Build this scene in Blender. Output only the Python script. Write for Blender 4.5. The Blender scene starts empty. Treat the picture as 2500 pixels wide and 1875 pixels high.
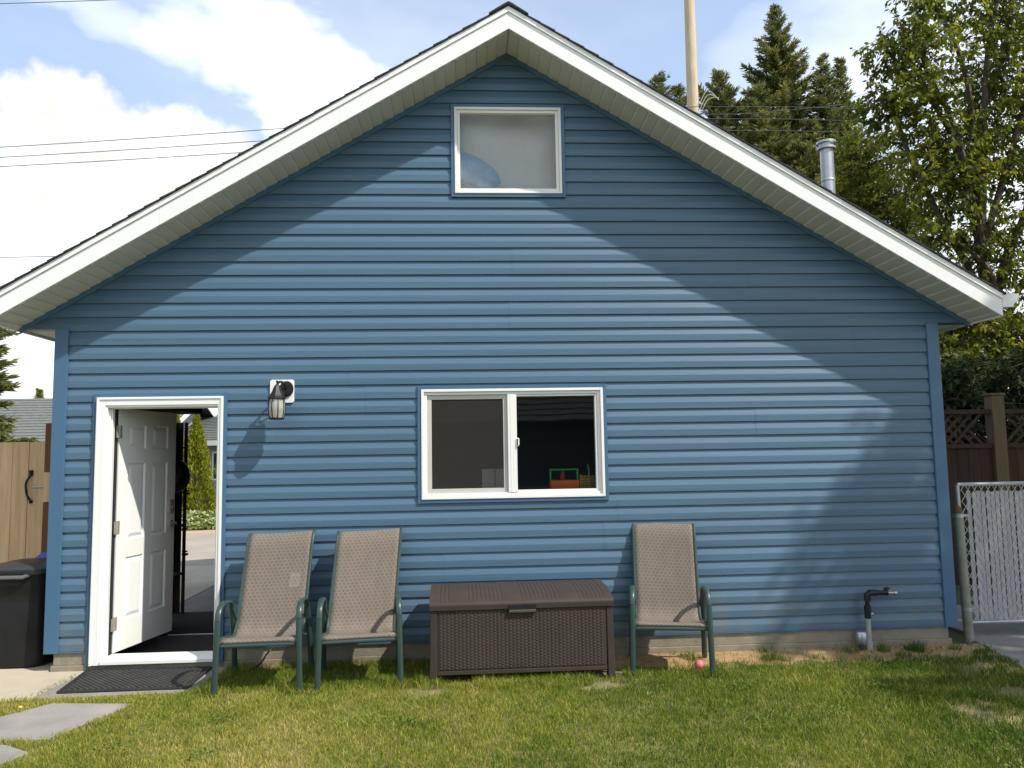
import bpy, math, random
import numpy as np
from mathutils import Vector, Matrix
random.seed(7)
RNG = np.random.default_rng(11)
R = math.radians
sc = bpy.context.scene
COL = sc.collection

# ------------------------------------------------------------------ camera
cam = bpy.data.cameras.new('Camera')
cam.sensor_fit = 'HORIZONTAL'; cam.sensor_width = 36.0; cam.lens = 1900 / 2500 * 36
cam.clip_start = 0.05; cam.clip_end = 2000
co = bpy.data.objects.new('Camera', cam); COL.objects.link(co)
yaw, pit, rol = 0.0581, 0.0907, -0.0165
fw = Vector((math.cos(pit) * math.sin(yaw), math.cos(pit) * math.cos(yaw), math.sin(pit)))
rt = Vector((math.cos(yaw), -math.sin(yaw), 0)); up = rt.cross(fw)
r2 = math.cos(rol) * rt + math.sin(rol) * up; u2 = -math.sin(rol) * rt + math.cos(rol) * up
mw = Matrix((r2, u2, -fw)).transposed().to_4x4(); mw.translation = Vector((3.2775, -6.4091, 1.4661))
co.matrix_world = mw
sc.camera = co
sc.render.resolution_x = 1024; sc.render.resolution_y = 768

# ------------------------------------------------------------------ light
sc.view_settings.view_transform = 'Standard'; sc.view_settings.look = 'None'
sc.view_settings.exposure = 0.66; sc.view_settings.gamma = 1.0; sc.view_settings.use_curve_mapping = False
SUN = Vector((-.598, .400, -.832)).normalized()
sl = bpy.data.lights.new('Sun', 'SUN'); sl.energy = 3.5; sl.angle = R(0.8); sl.color = (1.0, .945, .86)
so = bpy.data.objects.new('Sun', sl); COL.objects.link(so)
so.rotation_euler = SUN.to_track_quat('-Z', 'Y').to_euler(); so.location = (6, -8, 12)
ELEV = math.asin(-SUN.z); AZ = math.atan2(-SUN.x, -SUN.y)

# cloud centres on the sky dome: direction, inner and outer radius in degrees
CUM = [((-.450, .811, .373), 1.0, 2.0), ((-.431, .818, .382), 1.2, 2.3), ((-.412, .829, .377), 1.0, 2.2), ((-.390, .845, .362), 1.0, 2.2), ((-.361, .859, .352), 1.3, 2.6), ((-.315, .870, .376), 1.0, 1.9),
       ((-.298, .881, .366), 1.0, 1.9), ((-.340, .869, .357), 1.4, 2.6), ((-.405, .846, .340), 1.6, 3.0), ((-.442, .824, .346), 1.8, 3.2), ((-.373, .864, .325), 2.2, 3.8), ((-.295, .888, .340), 1.8, 3.4), ((-.33, .88, .31), 2.6, 4.6), ((-.43, .85, .305), 2.0, 4.6)]
VEIL = [((-.373, .801, .470), .5, 4.5, .60), ((-.326, .825, .464), .5, 4.8, .74), ((-.274, .848, .456), .8, 5.0, .84), ((-.223, .868, .440), 1.2, 5.2, .95), ((-.162, .883, .430), 1.2, 5.4, .95), ((-.120, .895, .425), 1, 5.0, .85), ((-.205, .893, .402), 1.5, 4.6, .97),
        ((-.469, .845, .257), 2, 6, .97), ((-.412, .866, .275), 2, 6, .97), ((-.478, .87, .12), 5, 11, .97), ((-.3, .93, .15), 4, 12, .9), ((.50, .76, .40), 1, 13, .72), ((.36, .82, .40), 1, 9, .45), ((.62, .70, .22), 6, 14, .95)]
def build_world():
    w = bpy.data.worlds.new('World'); sc.world = w; w.use_nodes = True
    nt = w.node_tree; N = nt.nodes; L = nt.links; N.clear()
    out = N.new('ShaderNodeOutputWorld'); bg = N.new('ShaderNodeBackground'); bg.inputs[1].default_value = 0.135
    L.new(bg.outputs[0], out.inputs[0])
    sky = N.new('ShaderNodeTexSky'); sky.sky_type = 'NISHITA'; sky.sun_disc = False
    sky.sun_elevation = ELEV; sky.sun_rotation = AZ; sky.altitude = 600; sky.dust_density = .4; sky.ozone_density = 1.6
    tc = N.new('ShaderNodeTexCoord')
    n1 = N.new('ShaderNodeTexNoise'); n1.inputs['Scale'].default_value = 20; n1.inputs['Detail'].default_value = 6; n1.inputs['Roughness'].default_value = .58
    L.new(tc.outputs['Generated'], n1.inputs['Vector'])
    sub = N.new('ShaderNodeVectorMath'); sub.operation = 'SUBTRACT'; sub.inputs[1].default_value = (.5, .5, .5)
    L.new(n1.outputs['Color'], sub.inputs[0])
    scl = N.new('ShaderNodeVectorMath'); scl.operation = 'SCALE'; scl.inputs['Scale'].default_value = .06
    L.new(sub.outputs[0], scl.inputs[0])
    add = N.new('ShaderNodeVectorMath'); L.new(tc.outputs['Generated'], add.inputs[0]); L.new(scl.outputs[0], add.inputs[1])
    nrm = N.new('ShaderNodeVectorMath'); nrm.operation = 'NORMALIZE'; L.new(add.outputs[0], nrm.inputs[0])
    def mth(op, a, b=None, clamp=False):
        m = N.new('ShaderNodeMath'); m.operation = op; m.use_clamp = clamp
        for i, x in enumerate((a, b)):
            if x is None: continue
            if isinstance(x, (int, float)): m.inputs[i].default_value = x
            else: L.new(x, m.inputs[i])
        return m.outputs[0]
    def blob(c, r0, r1, gain=1.0, src=None):
        d = N.new('ShaderNodeVectorMath'); d.operation = 'DOT_PRODUCT'
        L.new(src or nrm.outputs[0], d.inputs[0]); v = Vector(c).normalized(); d.inputs[1].default_value = v
        mr = N.new('ShaderNodeMapRange'); mr.interpolation_type = 'SMOOTHSTEP'
        mr.inputs['From Min'].default_value = math.cos(R(r1)); mr.inputs['From Max'].default_value = math.cos(R(r0))
        mr.inputs['To Max'].default_value = gain
        L.new(d.outputs['Value'], mr.inputs['Value'])
        return mr.outputs['Result']
    # heaped clouds with firm edges
    m = None
    for c, a, b in CUM + [((.75, .5, .4), 8, 16), ((-.8, .5, .3), 10, 18), ((.3, -.8, .5), 10, 24), ((-.6, -.6, .6), 12, 26)]:
        x = blob(c, a, b); m = x if m is None else mth('MAXIMUM', m, x)
    # thin veil
    n2 = N.new('ShaderNodeTexNoise'); n2.inputs['Scale'].default_value = 2.2; n2.inputs['Detail'].default_value = 5
    mp = N.new('ShaderNodeMapping'); mp.inputs['Scale'].default_value = (1, 1, 2.2); mp.inputs['Rotation'].default_value = (0, R(25), 0)
    L.new(tc.outputs['Generated'], mp.inputs['Vector']); L.new(mp.outputs[0], n2.inputs['Vector'])
    vr = N.new('ShaderNodeMapRange'); vr.interpolation_type = 'SMOOTHSTEP'; vr.inputs['From Min'].default_value = .38; vr.inputs['From Max'].default_value = .66
    vr.inputs['To Min'].default_value = .26; vr.inputs['To Max'].default_value = .45
    L.new(n2.outputs['Fac'], vr.inputs['Value'])
    v = vr.outputs['Result']
    n3 = N.new('ShaderNodeTexNoise'); n3.inputs['Scale'].default_value = 5; n3.inputs['Detail'].default_value = 5; L.new(mp.outputs[0], n3.inputs['Vector'])
    s3 = N.new('ShaderNodeVectorMath'); s3.operation = 'SUBTRACT'; s3.inputs[1].default_value = (.5, .5, .5); L.new(n3.outputs['Color'], s3.inputs[0])
    k3 = N.new('ShaderNodeVectorMath'); k3.operation = 'SCALE'; k3.inputs['Scale'].default_value = .26; L.new(s3.outputs[0], k3.inputs[0])
    a3 = N.new('ShaderNodeVectorMath'); L.new(tc.outputs['Generated'], a3.inputs[0]); L.new(k3.outputs[0], a3.inputs[1])
    g3 = N.new('ShaderNodeVectorMath'); g3.operation = 'NORMALIZE'; L.new(a3.outputs[0], g3.inputs[0])
    gen = g3.outputs[0]
    for c, a, b, g in VEIL:
        v = mth('MAXIMUM', v, blob(c, a, b, g, gen))
    mix1 = N.new('ShaderNodeMix'); mix1.data_type = 'RGBA'; L.new(v, mix1.inputs['Factor']); tn = N.new('ShaderNodeMix'); tn.data_type = 'RGBA'; tn.blend_type = 'MULTIPLY'; tn.inputs['Factor'].default_value = 1; L.new(sky.outputs[0], tn.inputs['A']); tn.inputs['B'].default_value = (.90, 1.04, 1.10, 1); L.new(tn.outputs['Result'], mix1.inputs['A'])
    mix1.inputs['B'].default_value = (6.2, 6.5, 6.8, 1)
    mix2 = N.new('ShaderNodeMix'); mix2.data_type = 'RGBA'; L.new(m, mix2.inputs['Factor']); L.new(mix1.outputs['Result'], mix2.inputs['A'])
    cr = N.new('ShaderNodeMapRange'); cr.inputs['From Min'].default_value = .35; cr.inputs['From Max'].default_value = .68
    cr.inputs['To Min'].default_value = 4.7; cr.inputs['To Max'].default_value = 6.2
    L.new(n1.outputs['Fac'], cr.inputs['Value'])
    cc = N.new('ShaderNodeCombineColor'); L.new(cr.outputs[0], cc.inputs[0]); L.new(mth('MULTIPLY', cr.outputs[0], .985), cc.inputs[1]); L.new(mth('MULTIPLY', cr.outputs[0], .955), cc.inputs[2])
    L.new(cc.outputs[0], mix2.inputs['B'])
    L.new(mix2.outputs['Result'], bg.inputs[0])
build_world()

# ------------------------------------------------------------------ helpers
class MB:
    """collects shapes into one mesh"""
    def __init__(s): s.v = []; s.f = []; s.uv = {}; s.m = None
    def add(s, vs, fs, uvs=None):
        b = len(s.v)
        if s.m is not None: vs = [tuple(s.m @ Vector(p)) for p in vs]
        s.v += [tuple(p) for p in vs]
        for i, f in enumerate(fs):
            if uvs: s.uv[len(s.f)] = uvs[i]
            s.f.append(tuple(b + k for k in f))
        return s
    def box(s, x0, x1, y0, y1, z0, z1):
        return s.add([(x0, y0, z0), (x1, y0, z0), (x1, y1, z0), (x0, y1, z0), (x0, y0, z1), (x1, y0, z1), (x1, y1, z1), (x0, y1, z1)],
                     [(3, 2, 1, 0), (4, 5, 6, 7), (0, 1, 5, 4), (1, 2, 6, 5), (2, 3, 7, 6), (3, 0, 4, 7)])
    def prism(s, poly, ax, a, b):
        """extrude a 2-D polygon along axis ax ('x','y','z') from a to b"""
        n = len(poly)
        P = {'x': lambda p, t: (t, p[0], p[1]), 'y': lambda p, t: (p[0], t, p[1]), 'z': lambda p, t: (p[0], p[1], t)}[ax]
        vs = [P(p, a) for p in poly] + [P(p, b) for p in poly]
        fs = [tuple(range(n))[::-1], tuple(range(n, 2 * n))] + [(i, (i + 1) % n, n + (i + 1) % n, n + i) for i in range(n)]
        return s.add(vs, fs)
    def tube(s, pts, r, n=10, caps=True, flat=1.0, side=None):
        """sweep a round (or flattened) section along a path; r may be a list"""
        pts = [Vector(p) for p in pts]; k = len(pts)
        rs = r if isinstance(r, (list, tuple)) else [r] * k
        vs = []; prev = None
        for i, p in enumerate(pts):
            t = (pts[min(i + 1, k - 1)] - pts[max(i - 1, 0)]).normalized()
            if side is not None: a = Vector(side) - t * t.dot(Vector(side))
            elif prev is None: a = t.orthogonal()
            else: a = prev - t * t.dot(prev)
            if a.length < 1e-6: a = t.orthogonal()
            a.normalize(); b = t.cross(a); prev = a
            for j in range(n):
                th = 2 * math.pi * (j + .5) / n
                vs.append(p + a * (math.cos(th) * rs[i]) + b * (math.sin(th) * rs[i] * flat))
        fs = [(i * n + j, i * n + (j + 1) % n, (i + 1) * n + (j + 1) % n, (i + 1) * n + j) for i in range(k - 1) for j in range(n)]
        if caps: fs += [tuple(range(n))[::-1], tuple(range((k - 1) * n, k * n))]
        return s.add(vs, fs)
    def lathe(s, prof, c=(0, 0, 0), n=24, cap=True, sq=None):
        """profile of (radius, z); sq = superellipse exponent for rounded-square sections"""
        vs = []
        for r, z in prof:
            for j in range(n):
                a = 2 * math.pi * j / n; x, y = math.cos(a), math.sin(a)
                if sq: k = (abs(x) ** sq + abs(y) ** sq) ** (-1 / sq); x *= k; y *= k
                vs.append((c[0] + r * x, c[1] + r * y, c[2] + z))
        m = len(prof)
        fs = [(i * n + j, i * n + (j + 1) % n, (i + 1) * n + (j + 1) % n, (i + 1) * n + j) for i in range(m - 1) for j in range(n)]
        if cap: fs += [tuple(range(n))[::-1], tuple(range((m - 1) * n, m * n))]
        return s.add(vs, fs)
    def grid(s, P, flip=False, vv=None):
        a, b = len(P), len(P[0]); vs = [p for row in P for p in row]; fs = []; uv = []
        for i in range(a - 1):
            for j in range(b - 1):
                f = [(i, j), (i, j + 1), (i + 1, j + 1), (i + 1, j)]
                if flip: f = f[::-1]
                fs.append(tuple(q[0] * b + q[1] for q in f)); uv.append([(q[1] / (b - 1), vv[q[0]] if vv else q[0] / (a - 1)) for q in f])
        return s.add(vs, fs, uv)
    def build(s, name, mat, parent=None, smooth=False, bevel=0, angle=35):
        me = bpy.data.meshes.new(name); me.from_pydata(s.v, [], s.f); me.validate(clean_customdata=False)
        if s.uv:
            l = me.uv_layers.new(name='UVMap')
            for p in me.polygons:
                if p.index in s.uv:
                    for k, li in enumerate(p.loop_indices): l.data[li].uv = s.uv[p.index][k]
        o = bpy.data.objects.new(name, me); COL.objects.link(o)
        if mat: me.materials.append(mat)
        if smooth:
            for p in me.polygons: p.use_smooth = True
            try: me.set_sharp_from_angle(angle=R(angle))
            except Exception: pass
        if bevel:
            b = o.modifiers.new('Bevel', 'BEVEL'); b.width = bevel; b.segments = 2; b.limit_method = 'ANGLE'; b.angle_limit = R(40)
        if parent: o.parent = parent
        return o

def tag(o, label=None, cat=None, group=None, kind=None):
    if label: o['label'] = label
    if cat: o['category'] = cat
    if group: o['group'] = group
    if kind: o['kind'] = kind
    return o
def thing(name, loc, label, cat, group=None, rz=0):
    o = bpy.data.objects.new(name, None); COL.objects.link(o); o.empty_display_size = .1
    o.location = loc; o.rotation_euler = (0, 0, rz)
    return tag(o, label, cat, group)
def copy_tree(o, parent=None):
    c = o.copy(); COL.objects.link(c)
    if parent: c.parent = parent
    for ch in list(o.children): copy_tree(ch, c)
    return c

# ------------------------------------------------------------------ materials
def mat(name, col, rough=.6, var=.12, scale=6, bump=0, bscale=60, metal=0, spec=.4, col2=None, stretch=(1, 1, 1), detail=5):
    m = bpy.data.materials.new(name); m.use_nodes = True
    nt = m.node_tree; N = nt.nodes; L = nt.links; b = N['Principled BSDF']
    b.inputs['Roughness'].default_value = rough; b.inputs['Metallic'].default_value = metal; b.inputs['Specular IOR Level'].default_value = spec
    tc = N.new('ShaderNodeTexCoord'); mp = N.new('ShaderNodeMapping'); mp.inputs['Scale'].default_value = stretch
    L.new(tc.outputs['Object'], mp.inputs['Vector'])
    n = N.new('ShaderNodeTexNoise'); n.inputs['Scale'].default_value = scale; n.inputs['Detail'].default_value = detail; n.inputs['Roughness'].default_value = .6
    L.new(mp.outputs[0], n.inputs['Vector'])
    cr = N.new('ShaderNodeValToRGB'); cr.color_ramp.elements[0].position = .3; cr.color_ramp.elements[1].position = .72
    c2 = col2 or tuple(min(1, c * (1 + var)) for c in col); c1 = col if col2 else tuple(c * (1 - var) for c in col)
    cr.color_ramp.elements[0].color = (*c1, 1); cr.color_ramp.elements[1].color = (*c2, 1)
    L.new(n.outputs['Fac'], cr.inputs['Fac']); L.new(cr.outputs['Color'], b.inputs['Base Color'])
    if bump:
        n2 = N.new('ShaderNodeTexNoise'); n2.inputs['Scale'].default_value = bscale; n2.inputs['Detail'].default_value = 4
        L.new(mp.outputs[0], n2.inputs['Vector'])
        bp = N.new('ShaderNodeBump'); bp.inputs['Strength'].default_value = bump; bp.inputs['Distance'].default_value = .01
        L.new(n2.outputs['Fac'], bp.inputs['Height']); L.new(bp.outputs[0], b.inputs['Normal'])
    return m

def leaf_mat(name, stops, trans=.35, rough=.6, spec=.25):
    """leaf or blade material; colour picked by the per-leaf 'tint' attribute"""
    m = bpy.data.materials.new(name); m.use_nodes = True
    nt = m.node_tree; N = nt.nodes; L = nt.links; b = N['Principled BSDF']; out = N['Material Output']
    b.inputs['Roughness'].default_value = rough; b.inputs['Specular IOR Level'].default_value = spec
    at = N.new('ShaderNodeAttribute'); at.attribute_name = 'tint'
    cr = N.new('ShaderNodeValToRGB'); e = cr.color_ramp.elements
    while len(e) < len(stops): e.new(.5)
    for i, (p, c) in enumerate(stops): e[i].position = p; e[i].color = (*c, 1)
    L.new(at.outputs['Fac'], cr.inputs['Fac']); L.new(cr.outputs[0], b.inputs['Base Color'])
    t = N.new('ShaderNodeBsdfTranslucent'); L.new(cr.outputs[0], t.inputs['Color'])
    mx = N.new('ShaderNodeMixShader'); mx.inputs[0].default_value = trans
    L.new(b.outputs[0], mx.inputs[1]); L.new(t.outputs[0], mx.inputs[2]); L.new(mx.outputs[0], out.inputs['Surface'])
    return m

def glass_mat(name, tint=(.95, .97, .97), refl=.06, dirt=0.0):
    m = bpy.data.materials.new(name); m.use_nodes = True
    nt = m.node_tree; N = nt.nodes; L = nt.links; N.remove(N['Principled BSDF']); out = N['Material Output']
    tr = N.new('ShaderNodeBsdfTransparent'); tr.inputs[0].default_value = (*tint, 1)
    gl = N.new('ShaderNodeBsdfGlossy'); gl.inputs['Roughness'].default_value = .01
    fr = N.new('ShaderNodeFresnel'); fr.inputs[0].default_value = 1.5
    mu = N.new('ShaderNodeMath'); mu.operation = 'ADD'; mu.inputs[1].default_value = refl - .04; L.new(fr.outputs[0], mu.inputs[0])
    n = N.new('ShaderNodeTexNoise'); n.inputs['Scale'].default_value = 1.3
    bp = N.new('ShaderNodeBump'); bp.inputs['Strength'].default_value = .04; bp.inputs['Distance'].default_value = .02; L.new(n.outputs[0], bp.inputs['Height']); L.new(bp.outputs[0], gl.inputs['Normal'])
    mx = N.new('ShaderNodeMixShader'); L.new(mu.outputs[0], mx.inputs[0]); L.new(tr.outputs[0], mx.inputs[1]); L.new(gl.outputs[0], mx.inputs[2])
    last = mx.outputs[0]
    if dirt:
        df = N.new('ShaderNodeBsdfDiffuse'); df.inputs[0].default_value = (.62, .61, .57, 1)
        nd = N.new('ShaderNodeTexNoise'); nd.inputs['Scale'].default_value = 2.5; nd.inputs['Detail'].default_value = 6
        md = N.new('ShaderNodeMath'); md.operation = 'MULTIPLY'; md.inputs[1].default_value = dirt * 2; L.new(nd.outputs[0], md.inputs[0])
        m2 = N.new('ShaderNodeMixShader'); L.new(md.outputs[0], m2.inputs[0]); L.new(last, m2.inputs[1]); L.new(df.outputs[0], m2.inputs[2]); last = m2.outputs[0]
    L.new(last, out.inputs['Surface'])
    return m

def screen_mat(name, col, fac):
    """fine insect mesh: part cloth, part see-through"""
    m = bpy.data.materials.new(name); m.use_nodes = True
    nt = m.node_tree; N = nt.nodes; L = nt.links; b = N['Principled BSDF']; out = N['Material Output']
    b.inputs['Base Color'].default_value = (*col, 1); b.inputs['Roughness'].default_value = .8
    tr = N.new('ShaderNodeBsdfTransparent'); mx = N.new('ShaderNodeMixShader'); mx.inputs[0].default_value = fac
    L.new(tr.outputs[0], mx.inputs[1]); L.new(b.outputs[0], mx.inputs[2]); L.new(mx.outputs[0], out.inputs['Surface'])
    return m

def wood_mat(name, c1, c2, board=.0, axis='z', rough=.75):
    m = bpy.data.materials.new(name); m.use_nodes = True
    nt = m.node_tree; N = nt.nodes; L = nt.links; b = N['Principled BSDF']; b.inputs['Roughness'].default_value = rough; b.inputs['Specular IOR Level'].default_value = .25
    tc = N.new('ShaderNodeTexCoord'); mp = N.new('ShaderNodeMapping')
    mp.inputs['Scale'].default_value = {'z': (14, 14, .9), 'x': (.9, 14, 14), 'y': (14, .9, 14)}[axis]
    at = N.new('ShaderNodeAttribute'); at.attribute_name = 'tint'
    L.new(tc.outputs['Object'], mp.inputs['Vector'])
    n = N.new('ShaderNodeTexNoise'); n.inputs['Scale'].default_value = 2.2; n.inputs['Detail'].default_value = 6; n.inputs['Distortion'].default_value = .8
    L.new(mp.outputs[0], n.inputs['Vector'])
    ad = N.new('ShaderNodeMath'); ad.inputs[1].default_value = 0; L.new(n.outputs['Fac'], ad.inputs[0])
    ms = N.new('ShaderNodeMath'); ms.operation = 'MULTIPLY_ADD'; L.new(at.outputs['Fac'], ms.inputs[0]); ms.inputs[1].default_value = .35; L.new(n.outputs['Fac'], ms.inputs[2])
    cr = N.new('ShaderNodeValToRGB'); cr.color_ramp.elements[0].position = .35; cr.color_ramp.elements[1].position = .95
    cr.color_ramp.elements[0].color = (*c1, 1); cr.color_ramp.elements[1].color = (*c2, 1)
    L.new(ms.outputs[0], cr.inputs['Fac']); L.new(cr.outputs[0], b.inputs['Base Color'])
    return m

SIDING = (.071, .137, .206)
M = {}
M['siding'] = mat('blue vinyl siding', SIDING, .42, .10, 1.1, .25, 2.0, spec=.5, stretch=(.22, 1, 8))
def splash(m):
    nt = m.node_tree; N = nt.nodes; L = nt.links; b = N['Principled BSDF']; src = b.inputs['Base Color'].links[0].from_socket
    tc = N.new('ShaderNodeTexCoord'); sp = N.new('ShaderNodeSeparateXYZ'); L.new(tc.outputs['Object'], sp.inputs[0])
    n = N.new('ShaderNodeTexNoise'); n.inputs['Scale'].default_value = 5; n.inputs['Detail'].default_value = 7; L.new(tc.outputs['Object'], n.inputs['Vector'])
    mr = N.new('ShaderNodeMapRange'); mr.inputs['From Min'].default_value = .45; mr.inputs['From Max'].default_value = -.02; L.new(sp.outputs['Z'], mr.inputs['Value'])
    nr = N.new('ShaderNodeMapRange'); nr.inputs['From Min'].default_value = .38; nr.inputs['From Max'].default_value = .7; nr.inputs['To Max'].default_value = .6; L.new(n.outputs['Fac'], nr.inputs['Value'])
    mu = N.new('ShaderNodeMath'); mu.operation = 'MULTIPLY'; L.new(mr.outputs[0], mu.inputs[0]); L.new(nr.outputs[0], mu.inputs[1])
    mx = N.new('ShaderNodeMix'); mx.data_type = 'RGBA'; L.new(mu.outputs[0], mx.inputs['Factor']); L.new(src, mx.inputs['A']); mx.inputs['B'].default_value = (.17, .15, .12, 1)
    L.new(mx.outputs['Result'], b.inputs['Base Color'])
splash(M['siding'])
M['trim'] = mat('blue vinyl trim', (.056, .130, .222), .40, .04, 3, 0, spec=.5)
M['white'] = mat('white painted aluminium', (.80, .80, .77), .38, .03, 2.5, .03, 3, spec=.4)
M['white_vinyl'] = mat('white vinyl frame', (.80, .79, .75), .4, .02, 5)
M['soffit'] = mat('cream soffit panels', (.55, .56, .50), .5, .06, 3)
M['shingle'] = mat('dark asphalt shingles', (.035, .033, .040), .9, .5, 60, .4, 90)
M['concrete'] = mat('foundation concrete', (.24, .21, .155), .9, .25, 5, .35, 45)
M['slab'] = mat('grey concrete slab', (.255, .240, .215), .9, .24, 2.5, .2, 70)
M['pad'] = mat('pale concrete pad', (.43, .375, .28), .9, .12, 3, .15, 80)
M['drive'] = mat('driveway concrete', (.33, .285, .23), .9, .14, 1.2, .1, 40)
M['dark_floor'] = mat('oily garage floor', (.06, .055, .05), .6, .4, 4)
M['door'] = mat('white painted steel door', (.80, .80, .76), .35, .02, 3)
M['nickel'] = mat('satin nickel', (.40, .36, .30), .38, .08, 20, metal=.35)
M['osb'] = mat('bare interior boards', (.16, .12, .08), .9, .3, 5)
M['black'] = mat('black iron', (.012, .012, .013), .45, .3, 20)
M['rubber'] = mat('black rubber', (.022, .021, .020), .75, .35, 9, .2, 60)
M['galv'] = mat('galvanised steel', (.45, .47, .48), .42, .12, 9, metal=.85, bump=.05, bscale=12)
M['pane'] = glass_mat('window glass', refl=.06)
M['screen'] = screen_mat('grey insect screen', (.055, .047, .036), .24)

# ------------------------------------------------------------------ constants of the garage
E = .1143; XC = 3.648; HW = 3.648; XR = 2 * XC; SL = .5985; ZA = 4.905; ZE = 2.535
OV = .40; YB = 4.6; XE = 3.982
def zs(x): return ZA - SL * abs(x - XC)          # soffit line on the wall
GZ = -.15

# ------------------------------------------------------------------ ground and paving
def sheet(name, poly, z, m, kind='structure'):
    b = MB(); b.add([(x, y, z) for x, y in poly], [tuple(range(len(poly)))]); return tag(b.build(name, m), kind=kind)
def soil_mat():
    m = mat('lawn soil with dry thatch', (.14, .125, .05), .95, 0, 3, .5, 50, col2=(.26, .21, .10)); return m
M['ground'] = mat('far ground', (.09, .10, .04), .95, .25, .4)
M['soil'] = soil_mat()
sheet('ground', [(-900, -900), (900, -900), (900, 900), (-900, 900)], -.175, M['ground'])
sheet('soil', [(-6, -14), (12, -14), (12, -.02), (-6, -.02)], -.160, M['soil'])
M['dirt'] = mat('dry sandy dirt', (.34, .22, .105), .95, .25, 14, .5, 70)
def wavy(x0, x1, y0, y1, n=60, amp=.06):
    top = [(x0, y1), (x1, y1)]; low = [(x1 + (x0 - x1) * i / n, y0 + amp * (math.sin(i * .9) + math.sin(i * 2.3 + 1) * .6 + random.uniform(-.4, .4))) for i in range(n + 1)]
    return [(x0, y1)] + [(x, y) for x, y in low[::-1]] + [(x1, y1)]
sheet('dirt', wavy(1.5, 7.5, -.42, -.01), -.156, M['dirt'])

def slab(name, poly, z0, z1, m, bevel=.008):
    return MB().prism(poly, 'z', z0, z1).build(name, m, bevel=bevel)
tag(slab('concrete_pad', [(-3.5, -.80), (.245, -.72), (.31, -.005), (.0, .02), (-.02, 6), (-3.5, 6)], -.3, -.150, M['pad']), kind='structure')
tag(slab('pavement', [(.26, -.71), (1.36, -.66), (1.40, -.012), (.322, -.012)], -.3, -.146, M['slab']), kind='structure')
tag(slab('stepping_stone', [(.47, -.83), (1.02, -.90), (.80, -1.53), (.22, -1.50), (.02, -1.42)], -.3, -.145, M['slab']),
    'large grey concrete slab in the lawn just below the slab with the rubber mat', 'paving slab', 'grey slabs of the garden path')
tag(slab('stepping_stone', [(.34, -1.60), (.60, -1.60), (.80, -1.73), (.74, -1.95), (.40, -2.35), (.0, -2.2), (-.05, -1.7)], -.3, -.145, M['slab']),
    'grey concrete slab cut off by the bottom left corner of the photo', 'paving slab', 'grey slabs of the garden path')
tag(slab('pavement', [(7.62, .30), (7.52, .12), (7.33, -.75), (7.6, -2.0), (10.5, -2.4), (10.5, 1.5), (7.62, 1.5)], -.3, -.146, M['slab']), kind='structure')
# driveway and lane seen through the doorway
tag(slab('driveway', [(-.02, 1.7), (-.02, 9.0), (-1.0, 11.6), (-20, 8), (-20, 4), (-3.6, 6.01), (-.025, 6.01), (-.025, 1.7)], -.32, -.152, M['drive'], 0), kind='structure')
M['lane'] = mat('sunny lane concrete', (.40, .30, .205), .9, .12, 1.5)
tag(MB().prism([(-.99, 11.61), (-.5, 9.05), (6, 9.05), (6, 11.9), (-2.4, 12.3), (-18, 10.8), (-20, 8.02)], 'z', -.32, -.150).build('road', M['lane']), kind='structure')

# ------------------------------------------------------------------ the garage
G = thing('garage', (0, 0, 0), 'blue vinyl sided garage with white gable trim and an open white side door', 'garage')
HOLES = [(.302, 1.345, -1, 2.004), (2.872, 4.432, 1.084, 2.041), (3.165, 4.133, 3.631, 4.444)]

def siding():
    b = MB()
    cuts = sorted({h[2] for h in HOLES} | {h[3] for h in HOLES} | {ZE})
    rnd = random.Random(3); n = 0
    while n * E < ZA - .02:
        z0, z1 = n * E, (n + 1) * E
        if n % 2 == 0: seam = rnd.uniform(1.0, 6.6)
        prof = [(z1, -.0010), (z1 - .016, -.0042), (z0 + .052, -.0165), (z0 + .002, -.0162), (z0, -.0154), (z0 + .0012, -.0006)]
        for (za, ya), (zb, yb) in zip(prof[:-1], prof[1:]):
            hi, lo = max(za, zb), min(za, zb)
            zz = [hi] + [c for c in sorted(cuts, reverse=True) if lo + 1e-6 < c < hi - 1e-6] + [lo]
            if za < zb: zz = zz[::-1]
            for p, q in zip(zz[:-1], zz[1:]):
                f = lambda z: ya + (yb - ya) * (0 if za == zb else (z - za) / (zb - za))
                mid = (p + q) / 2
                if mid > ZA: continue
                def lim(z): 
                    if mid < ZE: return .03, XR - .03
                    h = max((ZA - min(z, ZA)) / SL, 0); return XC - h, XC + h
                a0, a1 = lim(p); c0, c1 = lim(q)
                iv = [(None, None)]
                for h in HOLES:
                    if h[2] < mid < h[3]:
                        new = []
                        for l, r in iv:
                            if l is None or l < h[0]: new.append((l, h[0] if r is None else min(r, h[0])))
                            if r is None or r > h[1]: new.append((h[1] if l is None else max(l, h[1]), r))
                        iv = new
                for l, r in iv:
                    seg = [(l, r, 0)]
                    L0 = l if l is not None else max(a0, c0); R0 = r if r is not None else min(a1, c1)
                    if L0 + .3 < seam < R0 - .3: seg = [(l, seam, 0), (seam, r, -.0016)]
                    for l_, r_, dy in seg:
                        A0 = a0 if l_ is None else l_; C0 = c0 if l_ is None else l_
                        A1 = a1 if r_ is None else r_; C1 = c1 if r_ is None else r_
                        b.add([(A0, f(p) + dy, p), (A1, f(p) + dy, p), (C1, f(q) + dy, q), (C0, f(q) + dy, q)], [(3, 2, 1, 0)])
        n += 1
    return b.build('wall', M['siding'], G)
siding()

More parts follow.
